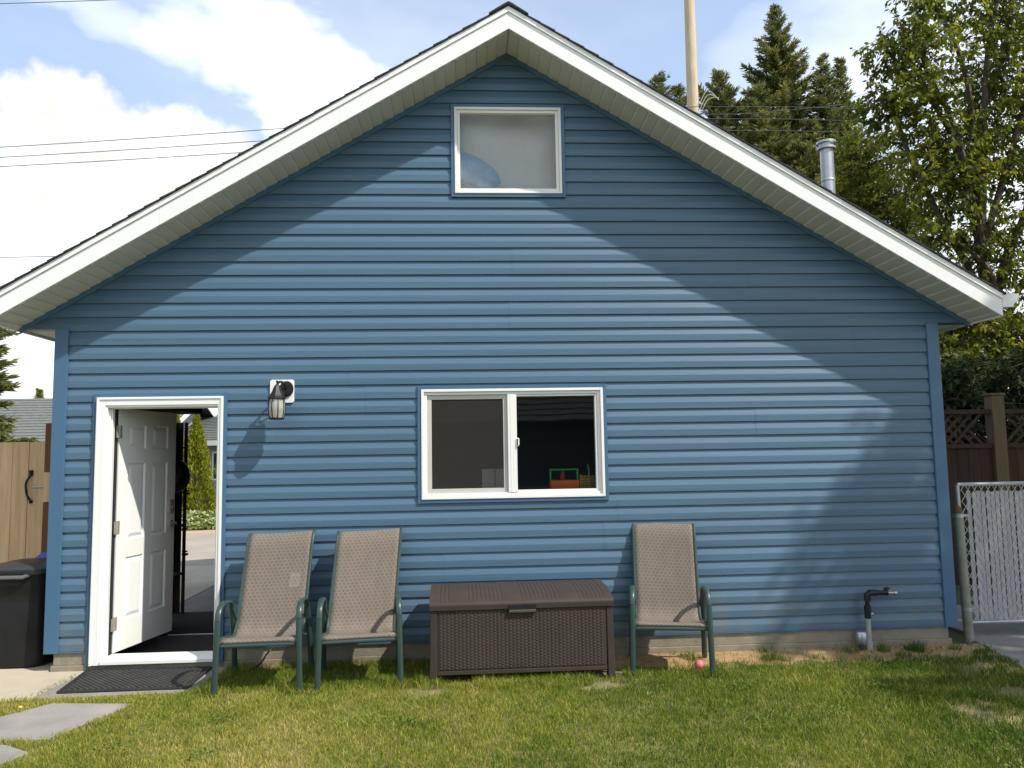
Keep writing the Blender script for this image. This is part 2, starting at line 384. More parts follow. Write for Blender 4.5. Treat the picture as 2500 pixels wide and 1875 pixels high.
# wall body behind the siding, side and back walls, floor, loft
def wall_body():
    b = MB(); xs = sorted({0.0, XR, XC} | {h[0] - .002 for h in HOLES} | {h[1] + .002 for h in HOLES})
    for xa, xb in zip(xs[:-1], xs[1:]):
        mid = (xa + xb) / 2; z = [(-.001, None)]
        hs = sorted([(h[2] - .002, h[3] + .002) for h in HOLES if h[0] < mid < h[1]])
        pieces = []; cur = 0.0
        for lo, hi in hs:
            if lo > cur: pieces.append((cur, lo))
            cur = hi
        for lo, hi in pieces: b.box(xa, xb, 0, .11, lo, hi)
        b.prism([(xa, cur), (xb, cur), (xb, zs(xb) - .003), (xa, zs(xa) - .003)], 'y', 0, .11)
    for x0, x1 in ((-.002, -.31), (XR + .002, XR + .31)):
        MB().prism([(x0, ZE - .001), (x0, zs(0) - .003), (x1, ZE + .003), (x1, ZE - .001)], 'y', -.003, .1).build('eave_return', M['trim'], G)
    return b.build('wall_frame', M['osb'], G)
wall_body()
M['side'] = M['siding']
b = MB()
b.box(0.0, .11, .111, 1.72, -.15, 2.53); b.box(0, .11, 4.22, YB - .111, -.15, 2.53); b.box(0, .11, 1.72, 4.22, 2.28, 2.53)
b.build('side_wall', M['side'], G)
MB().box(XR - .11, XR, .111, YB - .111, -.15, 2.53).build('side_wall', M['side'], G)
b = MB(); b.prism([(0, -.15), (XR, -.15), (XR, zs(0)), (XC, ZA - .003), (0, zs(0))], 'y', YB - .11, YB); b.build('back_wall', M['side'], G)
MB().box(.0, XR, .02, YB, -.3, -.151).build('floor', M['dark_floor'], G)
MB().box(.112, XR - .112, .112, YB - .112, 2.50, 2.56).build('loft_floor', M['osb'], G)

# foundation: two lifts of concrete with a ledge
b = MB(); b.box(.045, .305, -.002, .1, -.108, -.003); b.box(.03, .305, -.014, .1, -.35, -.108)
b.box(1.345, XR - .05, -.002, .1, -.108, -.003); b.box(1.345, XR - .03, -.014, .1, -.35, -.108)
b.box(.305, 1.345, -.010, .1, -.35, -.112)
b.build('foundation', M['concrete'], G, bevel=.004)
# corner posts
for x0, x1 in ((-.018, .088), (XR - .088, XR + .018)):
    b = MB(); b.box(x0, x1, -.032, -.0, -.012, ZE + .002)
    if x0 < 1: b.box(x0, -.001, .0, .09, -.012, ZE - .02)
    else: b.box(XR + .001, x1, .0, .09, -.012, ZE - .02)
    b.build('corner_post', M['trim'], G, bevel=.004)
# starter strip under the lowest course
MB().box(.088, .302, -.018, -.001, -.012, -.001).box(1.345, XR - .088, -.018, -.001, -.012, -.001).build('starter_strip', M['trim'], G)
# trim along the rake, on the wall
for sgn in (-1, 1):
    b = MB()
    poly = [(XC, ZA - .002), (XC + sgn * 3.94, ZA - SL * 3.94 - .002), (XC + sgn * 3.94, ZA - SL * 3.94 - .045), (XC, ZA - .047)]
    b.prism(poly, 'y', -.027, -.002); b.build('rake_trim', M['trim'], G)
# sloped soffit of the gable overhang, boards run out from the wall
for sgn in (-1, 1):
    b = MB(); pitch = .1016 / math.sqrt(1 + SL * SL); n = int(XE / pitch)
    for i in range(n + 1):
        a = i * pitch; c = min((i + 1) * pitch, XE)
        g = .0075
        pts = [(a, .008), (a + .002, .008), (a + .005, -.005), (a + .012, -.006), (c - .004, .003), (c, .008)]
        P = [[(XC + sgn * d, y, ZA - SL * d + h) for d, h in pts] for y in (-OV + .001, -.002)]
        b.grid(P, flip=(sgn < 0))
    b.build('soffit', M['soffit'], G)
# level soffit under the side eaves
for s0, s1 in ((-.335, -.001), (XR + .001, XR + .335)):
    b = MB(); y = -.0
    while y < YB + .1:
        b.add([(s0, y, ZE + .014), (s1, y, ZE + .014), (s1, y + .004, ZE + .006), (s0, y + .004, ZE + .006), (s1, y + .098, ZE + .004), (s0, y + .098, ZE + .004), (s1, y + .102, ZE + .014), (s0, y + .102, ZE + .014)],
              [(0, 1, 2, 3), (3, 2, 4, 5), (5, 4, 6, 7)]); y += .102
    b.build('eave_soffit', M['soffit'], G)
# roof deck and shingles
roof = None
for sgn in (-1, 1):
    b = MB()
    lo = [(XC, ZA + .014), (XC + sgn * XE, ZA - SL * XE + .014)]
    up_ = [(XC + sgn * XE, ZA - SL * XE + .186), (XC, ZA + .186)]
    b.prism(lo + up_, 'y', -OV + .022, YB + .12)
    o = b.build('roof', M['osb'], G)
    b = MB(); ex = .1365 / math.sqrt(1 + SL * SL); k = 0; d = XE + .025; rr = random.Random(5 + sgn)
    while d > 0:
        d1 = max(d - ex, 0); d2 = max(d1 - .02, 0)
        base = lambda q: ZA - SL * q + .190
        j = rr.uniform(-.004, .004)
        poly = [(XC + sgn * d, base(d)), (XC + sgn * d, base(d) + .016), (XC + sgn * d2, base(d2) + .006), (XC + sgn * d2, base(d2))]
        b.prism(poly, 'y', -OV - .028 + j, YB + .14); d = d1
    for i in range(18):   # ridge caps
        y0 = -OV - .034 + i * .29
        b.prism([(XC, ZA + .200), (XC + sgn * .16, ZA + .200 - SL * .16), (XC + sgn * .16, ZA + .213 - SL * .16), (XC + sgn * .03, ZA + .213 - SL * .02), (XC, ZA + .216)], 'y', y0, y0 + .286)
    b.build('shingles', M['shingle'], o)
    if sgn == 1: roof = o
# white rake boards with a metal drip edge over them
for sgn in (-1, 1):
    b = MB(); xe = XE if sgn > 0 else XE
    b.prism([(XC, ZA - .002), (XC + sgn * xe, ZA - SL * xe - .002), (XC + sgn * xe, ZA - SL * xe + .140), (XC, ZA + .140)], 'y', -OV - .006, -OV + .020)
    o = b.build('rake_board', M['white'], G, bevel=.003)
    b = MB()
    b.prism([(XC, ZA + .141), (XC + sgn * xe, ZA - SL * xe + .141), (XC + sgn * xe, ZA - SL * xe + .147), (XC, ZA + .147)], 'y', -OV - .018, -OV + .020)
    b.prism([(XC, ZA + .147), (XC + sgn * xe, ZA - SL * xe + .147), (XC + sgn * xe, ZA - SL * xe + .187), (XC, ZA + .187)], 'y', -OV - .014, -OV + .020)
    b.build('drip_edge', M['white'], o)
    if sgn < 0:   # joints between lengths of metal
        for d in (1.35, 2.72):
            MB().prism([(XC - d, ZA - SL * d + .002), (XC - d + .0035, ZA - SL * d + .004), (XC - d + .0035, ZA - SL * d + .139), (XC - d, ZA - SL * d + .139)], 'y', -OV - .0075, -OV - .004).build('joint', M['white'], o)
# side fascia boards and the gutter
MB().box(XC - XE - .004, XC - XE + .014, -OV + .021, YB + .1, ZE - .015, ZE + .155).build('side_fascia', M['white'], G)
MB().box(XC + XE - .014, XC + XE + .004, -OV + .021, YB + .1, ZE - .015, ZE + .155).build('side_fascia', M['white'], G)
gx = XC + XE + .005
gp = [(gx, 2.600), (gx + .085, 2.600), (gx + .10, 2.628), (gx + .135, 2.655), (gx + .14, 2.705), (gx + .128, 2.705), (gx + .122, 2.662), (gx + .09, 2.638), (gx + .078, 2.610), (gx + .008, 2.610), (gx + .008, 2.712), (gx, 2.712)]
b = MB(); b.prism(gp, 'y', -OV + .01, YB + .12)
b.prism([(gx - .002, 2.598), (gx + .086, 2.598), (gx + .102, 2.627), (gx + .137, 2.654), (gx + .142, 2.707), (gx - .002, 2.714)], 'y', -OV - .004, -OV + .009)
b.build('gutter', M['white'], G)
# flue on the right roof slope
b = MB(); fx, fy = 6.80, .75
zr = ZA - SL * (fx - XC) + .19
b.lathe([(.062, zr - .15), (.062, 4.38)], (fx, fy, 0), 20)
for z in (3.55, 4.05): b.lathe([(.0635, z), (.066, z + .006), (.066, z + .02), (.0635, z + .026)], (fx, fy, 0), 20, cap=False)
pipe = b.build('vent_pipe', M['galv'], roof, smooth=True)
b = MB(); b.lathe([(.062, 4.37), (.088, 4.375), (.088, 4.395), (.07, 4.405), (.07, 4.425), (.092, 4.432), (.092, 4.452), (.05, 4.465)], (fx, fy, 0), 24); b.build('vent_pipe_cap', M['galv'], roof, smooth=True, angle=50)

# ---- windows
def ring(b, x0, x1, z0, z1, w, y0, y1):
    b.box(x0, x0 + w, y0, y1, z0, z1); b.box(x1 - w, x1, y0, y1, z0, z1)
    b.box(x0 + w, x1 - w, y0, y1, z0, z0 + w); b.box(x0 + w, x1 - w, y0, y1, z1 - w, z1)
def trim_ring(x0, x1, z0, z1, w, name, bottom=True):
    b = MB()
    b.box(x0, x0 + w, -.030, -.0005, z0, z1); b.box(x1 - w, x1, -.030, -.0005, z0, z1)
    b.box(x0 + w, x1 - w, -.030, -.0005, z1 - w, z1)
    if bottom: b.box(x0 + w, x1 - w, -.030, -.0005, z0, z0 + w)
    return b
def window_base(x0, x1, z0, z1):
    b = MB(); ring(b, x0, x1, z0, z1, .022, -.038, .085); w = b.build('window', M['white_vinyl'], G, bevel=.003)
    b = MB(); ring(b, x0 + .0225, x1 - .0225, z0 + .0225, z1 - .0225, .024, -.022, .06); b.build('frame', M['white_vinyl'], w, bevel=.003)
    t = trim_ring(x0 - .030, x1 + .030, z0 - .030, z1 + .030, .0295, 'window_trim'); t.build('window_trim', M['trim'], G, bevel=.002)
    return w
# slider
W1 = window_base(2.902, 4.400, 1.115, 2.010)
xm = 3.648
MB().box(xm - .040, xm - .020, -.026, .03, 1.1625, 1.9625).build('screen_rail', M['white_vinyl'], W1, bevel=.002)
b = MB(); b.box(xm - .0195, xm + .034, -.027, .045, 1.1625, 1.9625); b.box(4.334, 4.3525, -.012, .045, 1.1625, 1.9625)
b.box(xm + .0345, 4.3335, -.012, .045, 1.1625, 1.179); b.box(xm + .0345, 4.3335, -.012, .045, 1.946, 1.9625)
b.build('sash', M['white_vinyl'], W1, bevel=.002)
b = MB(); b.tube([(xm + .036, -.030, 1.60), (xm + .046, -.040, 1.595), (xm + .046, -.040, 1.545), (xm + .036, -.030, 1.535)], .006, 8); b.build('latch', M['white_vinyl'], W1, smooth=True)
M['alu'] = mat('screen frame aluminium', (.52, .50, .45), .45, .05, 5)
b = MB(); ring(b, 2.949, xm - .0405, 1.1625, 1.9625, .036, -.006, .004); b.build('screen_frame', M['alu'], W1, bevel=.002)
b = MB(); b.box(2.986, xm - .077, -.0015, -.0005, 1.199, 1.926); b.build('insect_screen', M['screen'], W1)
b = MB(); b.add([(2.956, .052, 1.168), (xm - .041, .052, 1.168), (xm - .041, .052, 1.957), (2.956, .052, 1.957)], [(0, 1, 2, 3)]); b.build('pane', M['pane'], W1)
b = MB(); b.add([(xm + .035, .02, 1.18), (4.333, .02, 1.18), (4.333, .02, 1.9455), (xm + .035, .02, 1.9455)], [(0, 1, 2, 3)]); b.build('pane', M['pane'], W1)
# fixed gable window
W2 = window_base(3.195, 4.102, 3.661, 4.414)
b = MB(); b.add([(3.242, .014, 3.708), (4.055, .014, 3.708), (4.055, .014, 4.367), (3.242, .014, 4.367)], [(0, 1, 2, 3)]); b.build('pane', glass_mat('dusty window glass', refl=.06, dirt=.15), W2)

# ---- side door, hinged on the left and swung inwards
b = MB()
JX0, JX1, JZ0, JZ1 = .424, 1.268, -.056, 1.902
pr = [(.332, .352, -.050), (.352, .398, -.042), (.398, .414, -.034)]
for a, c, y in pr:
    b.box(a, c, y, -.001, -.108, 1.975 - (a - .332))
for a, c, y, k in [(1.300, 1.318, -.050, 0), (1.281, 1.300, -.042, .020), (1.273, 1.281, -.034, .066)]:
    b.box(a, c, y, -.001, -.108, 1.975 - k)
for (a, c, y), xr in zip(pr, (1.300, 1.281, 1.273)): b.box(c, xr, y, -.001, 1.975 - (c - .332), 1.975 - (a - .332))
DF = b.build('door_frame', M['door'], G, bevel=.003)
b = MB(); b.box(.400, JX0, -.001, .112, -.108, 1.93); b.box(1.272, 1.290, -.0005, .112, -.108, 1.93); b.box(JX0, 1.272, -.0005, .112, 1.895, 1.93)
b.box(JX0, JX0 + .012, .012, .052, -.06, 1.895); b.box(1.262, 1.272, .012, .052, -.06, 1.895); b.box(JX0 + .012, 1.262, .012, .052, 1.885, 1.895)
b.build('door_jamb', M['door'], DF, bevel=.002)
b = MB(); b.prism([(-.046, -.104), (-.046, -.078), (-.02, -.060), (.115, -.056), (.115, -.104)], 'x', .4145, 1.2725); b.build('threshold', M['door'], G, bevel=.002)
trim = MB()
trim.box(.300, .3315, -.030, -.0005, -.118, 2.006); trim.box(1.3185, 1.346, -.030, -.0005, -.118, 2.006); trim.box(.3315, 1.3185, -.030, -.0005, 1.9755, 2.006)
trim.build('door_trim', M['trim'], G, bevel=.002)
# slab: local u = width from hinge, v = thickness (outside face at v=0), w = up
ang = R(78.5); DW, DH, DT = .815, 1.945, .044
MB().box(.4245, .440, .060, .1115, -.055, 1.894).build('weather_strip', M['rubber'], DF)
HX, HY, HZ = .450, .100, -.050
ux = Vector((math.cos(ang), math.sin(ang), 0)); vx = Vector((-math.sin(ang), math.cos(ang), 0))
DM = Matrix(((ux.x, vx.x, 0, HX), (ux.y, vx.y, 0, HY), (0, 0, 1, HZ), (0, 0, 0, 1)))
def door_face(b, panels):
    us = sorted({0, DW} | {p[0] for p in panels} | {p[1] for p in panels}); ws = sorted({0, DH} | {p[2] for p in panels} | {p[3] for p in panels})
    for a, c in zip(us[:-1], us[1:]):
        for d, e in zip(ws[:-1], ws[1:]):
            if any(p[0] < (a + c) / 2 < p[1] and p[2] < (d + e) / 2 < p[3] for p in panels): continue
            b.add([(a, 0, d), (c, 0, d), (c, 0, e), (a, 0, e)], [(0, 1, 2, 3)])
    for a, c, d, e in panels:
        loops = []
        for ins, dep in ((0, 0), (.010, .012), (.020, .012), (.046, .002)):
            loops.append([(a + ins, dep, d + ins), (c - ins, dep, d + ins), (c - ins, dep, e - ins), (a + ins, dep, e - ins)])
        for l0, l1 in zip(loops[:-1], loops[1:]):
            for i in range(4): b.add([l0[i], l0[(i + 1) % 4], l1[(i + 1) % 4], l1[i]], [(0, 1, 2, 3)])
        b.add(loops[-1], [(0, 1, 2, 3)])
b = MB(); b.m = DM
cols = [(.130, .365), (.455, .690)]; rows = [(.235, .735), (.875, 1.500), (1.620, 1.820)]
door_face(b, [(a, c, d, e) for a, c in cols for d, e in rows])
b.add([(0, 0, 0), (DW, 0, 0), (DW, 0, DH), (0, 0, DH), (0, DT, 0), (DW, DT, 0), (DW, DT, DH), (0, DT, DH)], [(0, 4, 5, 1), (1, 5, 6, 2), (2, 6, 7, 3), (3, 7, 4, 0), (4, 7, 6, 5)])
DOOR = b.build('door', M['door'], G)
tag(DOOR, 'white six panel door standing open inwards')
for z in (.225, .985, 1.755):
    b = MB(); b.m = DM
    b.box(-.020, .036, -.0035, -.0005, z - .052, z + .052)
    b.lathe([(.0075, z - .052), (.0075, z + .052)], (-.010, -.010, 0), 10)
    b.box(-.046, -.012, -.012, -.0095, z - .05, z + .05)
    b.build('hinge', M['nickel'], DOOR)
b = MB(); b.m = DM; b.box(DW - .088, DW - .030, -.014, -.0005, 1.045, 1.165); b.tube([(DW - .059, -.014, 1.10), (DW - .059, -.024, 1.10)], .014, 12); b.build('deadbolt', M['nickel'], DOOR, bevel=.003)
b = MB(); b.m = DM; b.tube([(DW - .060, 0, .955), (DW - .060, -.014, .955)], .030, 16); b.tube([(DW - .060, -.012, .955), (DW - .060, -.055, .955)], .011, 10)
b.tube([(DW - .060, -.055, .955), (DW - .10, -.058, .953), (DW - .165, -.054, .948)], [.011, .010, .008], 10); b.build('lever_handle', M['nickel'], DOOR, smooth=True)

# ------------------------------------------------------------------ things inside the garage
M['wallboard'] = mat('dark shelf board', (.030, .024, .022), .7, .3, 8)
tag(MB().box(.115, .50, .75, 1.93, 1.945, 2.055).build('wall_shelf', M['wallboard']), 'dark wooden shelf high on the garage wall above the open door', 'shelf')
RK = thing('storage_rack', (.20, 1.95, GZ), 'tall dark storage rack just behind the open white door', 'rack')
for x, y in ((-.06, -.28), (.055, -.28), (-.06, .22), (.055, .22)):
    MB().box(x - .014, x + .014, y - .014, y + .014, 0, 2.02).build('post', M['wallboard'], RK)
for z in (.42, .92, 1.30, 1.74): MB().box(-.072, .065, -.29, .21, z, z + .02).build('shelf', M['wallboard'], RK)
MB().box(-.075, .020, .222, .236, 0, 2.02).build('end_panel', M['wallboard'], RK)
MB().box(-.068, -.062, -.26, .20, .55, 1.98).build('backing', mat('brown pegboard', (.05, .035, .03), .8), RK)
for z in (.62, 1.26):
    b = MB(); b.tube([(.055, .19, z), (.085, .185, z), (.09, .235, z), (.03, .24, z)], .012, 8); b.tube([(.055, .19, z + .03), (.08, .185, z + .03), (.083, .235, z + .03), (.03, .24, z + .03)], .009, 8); b.build('clamp', M['black'], RK, smooth=True)
# bulging black bag hanging on the rack
b = MB(); prof = [(.02, 0), (.10, .012), (.155, .06), (.17, .13), (.15, .21), (.10, .28), (.05, .31), (.015, .33)]
b.lathe(prof, (0, 0, 0), 20)
b.v = [(x * .52 + .02 * math.sin(9 * z + 3 * y), y * .85 + .012 * math.sin(14 * x + 8 * z), z + .22 * x) for x, y, z in b.v]
BG = tag(b.build('duffel_bag', mat('black nylon', (.045, .050, .045), .32, .5, 14, .5, 18, spec=.6), smooth=True, angle=80), 'bulging black bag hanging from the dark rack behind the door', 'bag'); BG.location = (.30, 1.84, 1.14)
b = MB(); b.tube([(.0, 0, .32), (-.03, .0, .42), (-.06, .0, .47)], .012, 8); b.build('strap', M['black'], BG, smooth=True)
# pale jug on the rack
b = MB(); b.lathe([(.07, 0), (.075, .02), (.075, .20), (.05, .26), (.022, .29), (.022, .33)], (0, 0, 0), 16, sq=4); JG = tag(b.build('jug', mat('cloudy plastic', (.42, .40, .30), .45), smooth=True), 'pale plastic jug standing low in the rack behind the door', 'jug'); JG.location = (.20, 1.80, GZ + .44)
# rubber mats on the garage floor
tag(MB().box(.30, 1.5, .16, 1.10, -.150, -.138).build('floor_mat', M['rubber'], bevel=.003), 'dark rubber mat on the garage floor right behind the door sill', 'mat')
tag(MB().box(.13, 1.7, 1.125, 2.215, -.150, -.137).build('floor_mat', mat('charcoal carpet mat', (.022, .019, .020), .95, .3, 30, .3, 120), bevel=.003), 'black carpet mat deeper inside the garage beyond the pale floor strip', 'mat')
tag(MB().box(.50, 1.55, 1.103, 1.122, -.150, -.134).build('floor_strip', mat('aluminium strip', (.6, .6, .58), .4, .1, 9, metal=.6)), 'thin pale metal strip between two dark mats on the garage floor', 'floor strip')
# bench under the slider and what stands on it
BN = thing('workbench', (3.65, .45, GZ), 'plain workbench inside the garage under the sliding window', 'workbench')
MB().box(-1.1, 1.1, -.31, .31, 1.290, 1.325).build('top', M['osb'], BN)
for x in (-1.0, 1.0):
    for y in (-.24, .24): MB().box(x - .04, x + .04, y - .04, y + .04, 0, 1.290).build('leg', M['osb'], BN)
BZ = GZ + 1.326
cardm = mat('white card', (.80, .80, .72), .8, .05, 3)
for x0, x1, l in ((3.395, 3.502, 'white box on the window sill, left of the pair'), (3.508, 3.613, 'white box on the window sill next to the centre bar')):
    t = thing('box', ((x0 + x1) / 2 + .003, .300, BZ), l, 'box', 'white boxes behind the window screen'); w = (x1 - x0) / 2
    MB().box(-w, w, -.05, .05, 0, .155).build('carton', cardm, t, bevel=.003); MB().box(-w - .0015, w + .0015, -.0515, .0515, .1555, .172).build('lid', cardm, t, bevel=.002)
TB = thing('toolbox', (4.09, .20, BZ), 'open orange tool tote with a green carry handle on the window sill', 'toolbox')
om = mat('orange plastic', (.62, .13, .02), .45, .1, 8); gm = mat('green plastic', (.02, .33, .09), .45, .1, 8)
b = MB(); b.box(-.12, .12, -.07, -.06, 0, .07); b.box(-.12, .12, .06, .07, 0, .07); b.box(-.12, -.11, -.06, .06, 0, .07); b.box(.11, .12, -.06, .06, 0, .07); b.box(-.11, .11, -.06, .06, 0, .008); b.box(-.121, .121, -.074, -.0705, .030, .038); b.build('tray', om, TB, bevel=.003)
for x in (-.115, .115): MB().box(x - .007, x + .007, -.018, .018, .07, .165).build('upright', gm, TB, bevel=.002)
b = MB(); b.tube([(-.12, 0, .158), (.12, 0, .158)], .009, 10); b.build('handle', gm, TB, smooth=True)
b = MB(); b.lathe([(.012, .03), (.02, .05), (.022, .10), (.012, .14), (.006, .15)], (-.01, .01, 0), 14); tag(b.build('screwdriver', mat('red handle', (.35, .03, .03), .4), smooth=True), 'red tool handle standing in the orange tote', 'tool').location = (4.09, .20, BZ)
CR = thing('crate', (4.285, .20, BZ), 'small yellow slatted crate beside the orange tote', 'crate')
ym = wood_mat('yellow wood', (.36, .24, .07), (.50, .36, .13), axis='x')
for i in range(5): MB().box(-.065, .085, -.05, -.044, .004 + i * .022, .018 + i * .022).build('slat', ym, CR)
for x in (-.06, .01, .08): MB().box(x - .006, x + .006, -.0435, -.036, 0, .115).build('post', ym, CR)
MB().box(-.065, .085, -.036, .05, 0, .012).build('bottom', ym, CR)
tag(MB().tube([(4.30, .20, BZ + .02), (4.305, .20, BZ + .14), (4.295, .20, BZ + .2)], .006, 8).build('wrench', M['galv'], smooth=True), 'thin steel tool standing up in the yellow crate', 'tool')
# loft: pale reflection sheet and a blue bag in the gable window; the sheet's paleness paints mirrored clouds
sheetm = mat('cloudy reflection sheet', (.76, .75, .70), .5, .04, 2.3, .2, 4, spec=.3)
P = [[(3.12 + 1.06 * j / 40, .20 + .02 * math.sin(j * .14 + i * .12) + .006 * math.sin(j * .5 - i * .2), 3.60 + .90 * i / 40) for j in range(41)] for i in range(41)]
tag(MB().grid(P).build('reflection_sheet', sheetm, smooth=True, angle=180), 'added pale grey reflection sheet hung inside the gable window', 'reflection sheet')
b = MB(); n = 26; P = []
for i in range(n + 1):
    th = math.pi * i / n; row = []
    for j in range(33):
        a = 2 * math.pi * j / 32; r = math.sin(th)
        w = 1 + .02 * math.sin(5 * a + 3 * th) + .015 * math.sin(9 * th + 2 * a)
        x, z = r * math.cos(a) * .29 * w, math.cos(th) * .125 * w
        row.append((x * .93 + z * .3, r * math.sin(a) * .06, z - x * .42))
    P.append(row)
b.grid(P); BB = tag(b.build('plastic_bag', mat('pale blue plastic', (.22, .48, .78), .35, .35, 7, .7, 9, spec=.6), smooth=True, angle=180), 'crumpled blue plastic bag behind the glass of the gable window', 'bag'); BB.location = (3.315, .105, 3.915)
MB().box(3.10, 4.20, .112, .5, 3.60, 3.64).build('window_sill', M['osb'], G)

# ------------------------------------------------------------------ wall lantern
LN = thing('wall_lantern', (1.79, -.012, 1.905), 'black outdoor wall lantern with ribbed glass on a white square plate', 'lantern')
b = MB(); n = 24
def rrect(x0, x1, z0, z1, r, n=5):
    out = []
    for cx, cz, a0 in ((x1 - r, z1 - r, 0), (x0 + r, z1 - r, 90), (x0 + r, z0 + r, 180), (x1 - r, z0 + r, 270)):
        for i in range(n + 1): a = R(a0 + 90 * i / n); out.append((cx + r * math.cos(a), cz + r * math.sin(a)))
    return out
b.prism(rrect(-.106, .086, .010, .198, .018), 'y', -.016, .004); b.build('plate', mat('white plastic', (.80, .79, .77), .4, .02, 5), LN, bevel=.003)
b = MB()
for y0, y1, r in ((-.030, -.0165, .056), (-.042, -.030, .044)):
    b.prism([(.028 + r * math.cos(2 * math.pi * i / 24), .122 + r * 1.15 * math.sin(2 * math.pi * i / 24)) for i in range(24)], 'y', y0, y1)
b.build('backplate', M['black'], LN)
b = MB(); pts = [(.028, -.035, .118), (.024, -.075, .150), (.010, -.12, .172), (-.004, -.155, .165), (-.012, -.170, .145)]
b.tube(pts, .010, 10); b.tube([(.028, -.04, .10), (.02, -.09, .085), (.005, -.125, .105), (.004, -.135, .14)], .007, 8)
b.build('arm', M['black'], LN, smooth=True)
LX, LY = -.012, -.170
b = MB(); b.lathe([(.006, .178), (.010, .172), (.010, .164), (.005, .158), (.006, .146), (.020, .138), (.030, .115), (.040, .090), (.056, .064), (.060, .052), (.072, .046), (.074, .034), (.064, .030)], (LX, LY, 0), 8); b.build('roof', M['black'], LN)
gm2 = mat('frosted lantern glass', (.36, .35, .29), .12, .12, 20, .25, 30, spec=.7)
b = MB(); b.lathe([(.054, .030), (.062, -.005), (.064, -.045), (.058, -.09), (.052, -.118)], (LX, LY, 0), 16); b.build('glass', gm2, LN, smooth=True)
b = MB()
for i in range(8):
    a = 2 * math.pi * (i + .5) / 8; c, s = math.cos(a), math.sin(a)
    b.tube([(LX + c * r, LY + s * r, z) for r, z in ((.056, .030), (.0645, -.005), (.0665, -.045), (.0605, -.09), (.0545, -.12))], .0032, 6)
b.lathe([(.040, -.134), (.058, -.132), (.060, -.122), (.056, -.117)], (LX, LY, 0), 16); b.build('cage', M['black'], LN, smooth=True)

# ------------------------------------------------------------------ patio chairs
M['frame'] = mat('dark green painted tube', (.030, .056, .050), .36, .08, 8, spec=.5)
def sling_mat(name, stain):
    m = bpy.data.materials.new(name); m.use_nodes = True
    nt = m.node_tree; N = nt.nodes; L = nt.links; b = N['Principled BSDF']; b.inputs['Roughness'].default_value = .75; b.inputs['Specular IOR Level'].default_value = .25
    uv = N.new('ShaderNodeUVMap'); uv.uv_map = 'UVMap'
    def vm(op, a, c=None):
        v = N.new('ShaderNodeVectorMath'); v.operation = op
        for i, x in enumerate((a, c)):
            if x is None: continue
            if isinstance(x, tuple): v.inputs[i].default_value = x
            else: L.new(x, v.inputs[i])
        return v
    sc_ = vm('MULTIPLY', uv.outputs[0], (15.0, 23.0, 0)).outputs[0]
    ds = []
    for off in ((0, 0, 0), (.5, .5, 0)):
        f = vm('FRACTION', vm('ADD', sc_, off).outputs[0]).outputs[0]; d = vm('SUBTRACT', f, (.5, .5, 0)).outputs[0]
        ds.append(vm('LENGTH', vm('MULTIPLY', d, (1.0, 1.74, 0)).outputs[0]).outputs['Value'])
    mn = N.new('ShaderNodeMath'); mn.operation = 'MINIMUM'; L.new(ds[0], mn.inputs[0]); L.new(ds[1], mn.inputs[1])
    cr = N.new('ShaderNodeValToRGB'); e = cr.color_ramp.elements; e[0].position = .37; e[1].position = .46
    e[0].color = (.140, .116, .095, 1); e[1].color = (.198, .166, .130, 1)
    L.new(mn.outputs[0], cr.inputs[0]); col = cr.outputs[0]
    n = N.new('ShaderNodeTexNoise'); n.inputs['Scale'].default_value = 9; n.inputs['Detail'].default_value = 5; L.new(uv.outputs[0], n.inputs['Vector'])
    hs = N.new('ShaderNodeHueSaturation'); mr = N.new('ShaderNodeMapRange'); mr.inputs['To Min'].default_value = .84; mr.inputs['To Max'].default_value = 1.18
    L.new(n.outputs[0], mr.inputs[0]); L.new(mr.outputs[0], hs.inputs['Value']); L.new(col, hs.inputs['Color']); col = hs.outputs[0]
    if stain:
        d = vm('ABSOLUTE', vm('SUBTRACT', uv.outputs[0], (.80, .66, 0)).outputs[0]).outputs[0]
        sx = N.new('ShaderNodeSeparateXYZ'); L.new(vm('MULTIPLY', d, (8.5, 15.0, 0)).outputs[0], sx.inputs[0])
        mx = N.new('ShaderNodeMath'); mx.operation = 'MAXIMUM'; L.new(sx.outputs[0], mx.inputs[0]); L.new(sx.outputs[1], mx.inputs[1])
        ad = N.new('ShaderNodeMath'); ad.operation = 'MULTIPLY_ADD'; L.new(n.outputs[0], ad.inputs[0]); ad.inputs[1].default_value = .5; L.new(mx.outputs[0], ad.inputs[2])
        r_ = N.new('ShaderNodeValToRGB'); q = r_.color_ramp.elements; q[0].position = 1.0; q[0].color = (0, 0, 0, 1); q[1].position = .80; q[1].color = (.34, .34, .34, 1)
        q.new(.55).color = (.15, .15, .15, 1)
        L.new(ad.outputs[0], r_.inputs[0]); mm = N.new('ShaderNodeMix'); mm.data_type = 'RGBA'; L.new(r_.outputs[0], mm.inputs['Factor']); L.new(col, mm.inputs['A']); mm.inputs['B'].default_value = (.36, .31, .25, 1); col = mm.outputs['Result']
    L.new(col, b.inputs['Base Color'])
    wv = N.new('ShaderNodeTexNoise'); wv.inputs['Scale'].default_value = 320; L.new(uv.outputs[0], wv.inputs['Vector'])
    bp = N.new('ShaderNodeBump'); bp.inputs['Strength'].default_value = .25; bp.inputs['Distance'].default_value = .004; L.new(wv.outputs[0], bp.inputs['Height']); L.new(bp.outputs[0], b.inputs['Normal'])
    return m
